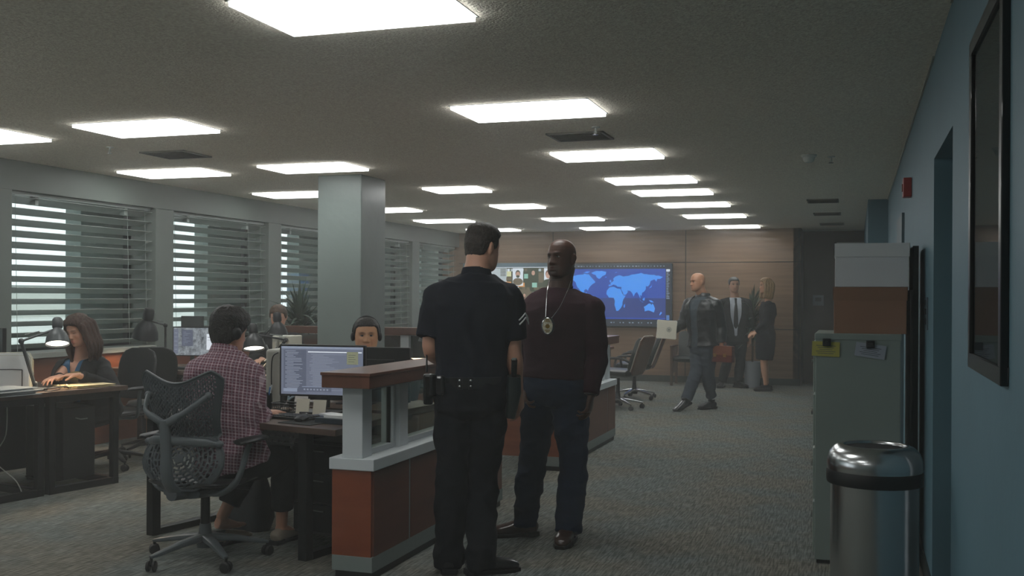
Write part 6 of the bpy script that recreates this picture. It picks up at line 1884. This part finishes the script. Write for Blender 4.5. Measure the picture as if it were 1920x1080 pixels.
# ---- man in dark suit and tie
D = 16.9
J = dict(pel=at(1378, 632, D), waist=at(1378, 605, D), neck=at(1378, 558, D), head=at(1376, 534, D - .03), shR=at(1356, 570, D), shL=at(1400, 570, D),
         elR=at(1349, 604, D), wrR=at(1350, 634, D - .05), elL=at(1408, 604, D), wrL=at(1407, 634, D - .05), hipR=at(1368, 642, D), hipL=at(1388, 642, D),
         knR=at(1363, 680, D - .02), knL=at(1388, 680, D), anR=at(1354, 715, D), anL=at(1384, 714, D))
root = at(1376, 724, D); root.z = 0
P = Fig('grey haired man in dark suit with white shirt and black tie', root, rad(193), J, MC.get('x') or skin_mat('skin_suit', '#b0866c'), dict(jaw=1.05), head=(8, 0, 0), wide=1.02, vox=.008)
P.body({'L': ((0, 0, -1), (-1, 0, 0), 1, .8), 'R': ((0, 0, -1), (1, 0, 0), -1, .8)})
P.eyes('#1a100a')
P.hair(SHORT, .014, mat('hair_grey', '#4c4d4c', rough=.6, var=.3, vscale=40), amp=.003, vox=.006)
m = MB(); P.torso(m, .016, a=.0, b=1.03)
finish(remesh(m, .008, 2), 'shirt', cloth('shirt_white', '#b4bbc4', .7), P.t)
suit = cloth('suit_dark', '#1a2022')
m = MB(); P.torso(m, .032, a=-.14, b=.98, hem=.01)
for k in 'LR': P.arm(m, k, .022, upto=.95)
ny, nz0 = P.J['neck'].y, P.J['neck'].z; wz = P.J['pel'].z + .12
finish(remesh(m, .008, 3), 'jacket', suit, P.t, fold=folds(.005, seed=10), cut=lambda p: p.y > ny + .02 and abs(p.x - P.J['neck'].x) < .018 + .07 * sstep(wz - .05, wz + .3, p.z) * sstep(wz - .12, wz - .02, p.z) and p.z > wz - .1, solid=.006)
m = MB(); c0 = V((P.J['neck'].x, ny, nz0))
m.loft([c0 + V((0, .088, -.015)), c0 + V((0, .110, -.05)), c0 + V((0, .150, -.20)), c0 + V((0, .150, -.36)), c0 + V((0, .148, -.46)), c0 + V((0, .147, -.50))], [(.024, .012), (.016, .01), (.028, .007), (.036, .007), (.036, .007), (.004, .004)], side=V((1, 0, 0)), n=10)
m.build('tie', mat('tie_black', '#14181c', rough=.5), P.t, smooth=True)
m = MB(); P.torso(m, .018, a=-.17, b=.1)
for k in 'LR': P.leg(m, k, .014, upto=1.0, flare=.03)
finish(remesh(m, .008, 3), 'trousers', suit, P.t, fold=folds(.006, seed=11))
P.shoe('R', (-.1, -1, 0), MC['black_leather'], M_soleb); P.shoe('L', (.75, -.6, 0), MC['black_leather'], M_soleb)

# ---- blonde woman in black dress, side on
D = 16.3
J = dict(pel=at(1436, 628, D), waist=at(1438, 600, D), neck=at(1441, 563, D), head=at(1436, 536, D), shR=at(1438, 574, D + .16), shL=at(1440, 575, D - .16),
         elR=at(1432, 604, D + .2), wrR=at(1416, 622, D + .05), elL=at(1436, 605, D - .22), wrL=at(1417, 624, D - .08), hipR=at(1437, 640, D + .08), hipL=at(1438, 640, D - .08),
         knR=at(1434, 678, D + .08), knL=at(1432, 678, D - .07), anR=at(1438, 720, D + .08), anL=at(1436, 722, D - .08))
root = at(1436, 731, D); root.z = 0
P = Fig('blonde woman in black skirt suit and heels standing side on', root, rad(104), J, skin_mat('skin_blonde', '#b98a6c'), dict(width=.93, jaw=.9, nose=.8, brow=.4), head=(6, 3, 0), wide=.95, vox=.007, female=True, hs=.97)
P.body({'L': ((-.8, -.2, -.3), (0, .5, -.8), 1, .7), 'R': ((-.8, -.2, -.3), (0, -.5, -.8), -1, .7)}, tint=dict(lip=(.9, .5, .5)))
P.eyes('#1a100a')
P.hair(LONGH, .02, mat('hair_blonde', '#8a6e48', rough=.5, var=.35, vscale=30, stretch=(3, 3, .5)), amp=.004, sc=(40, 40, 8), extra=lambda mb: long_hair(mb, .17), vox=.006)
m = MB(); P.torso(m, .020, a=-.10, b=.99)
for k in 'LR': P.arm(m, k, .018, upto=.92)
blk = cloth('dress_black', '#14171b')
finish(remesh(m, .008, 3), 'jacket', blk, P.t, fold=folds(.005, seed=12))
m = MB(); c_ = P.J['pel']; kn = P.J['knL'].lerp(P.J['knR'], .5)
m.loft([c_ + V((0, 0, .12)), c_ + V((0, 0, .02)), c_.lerp(kn, .35), c_.lerp(kn, .7), kn + V((0, 0, .03))], [(.15, .12), (.185, .15), (.19, .15), (.175, .14), (.165, .125)], side=P.side, n=32, sup=.9)
finish(remesh(m, .008, 3), 'skirt', blk, P.t, fold=folds(.004, seed=13))
m = MB()
for k in 'LR': P.shoe(k, (-.93, -.3, 0), MC['black_leather'], M_soleb, L=.235, low=True)
m = MB()
for k in 'LR':
    a = P.J['an' + k]; m.tube([a + V((0, -.04, -.04)), V((a.x, a.y - .045, 0))], [.012, .006], 8)
m.build('heels', M_soleb, P.t)
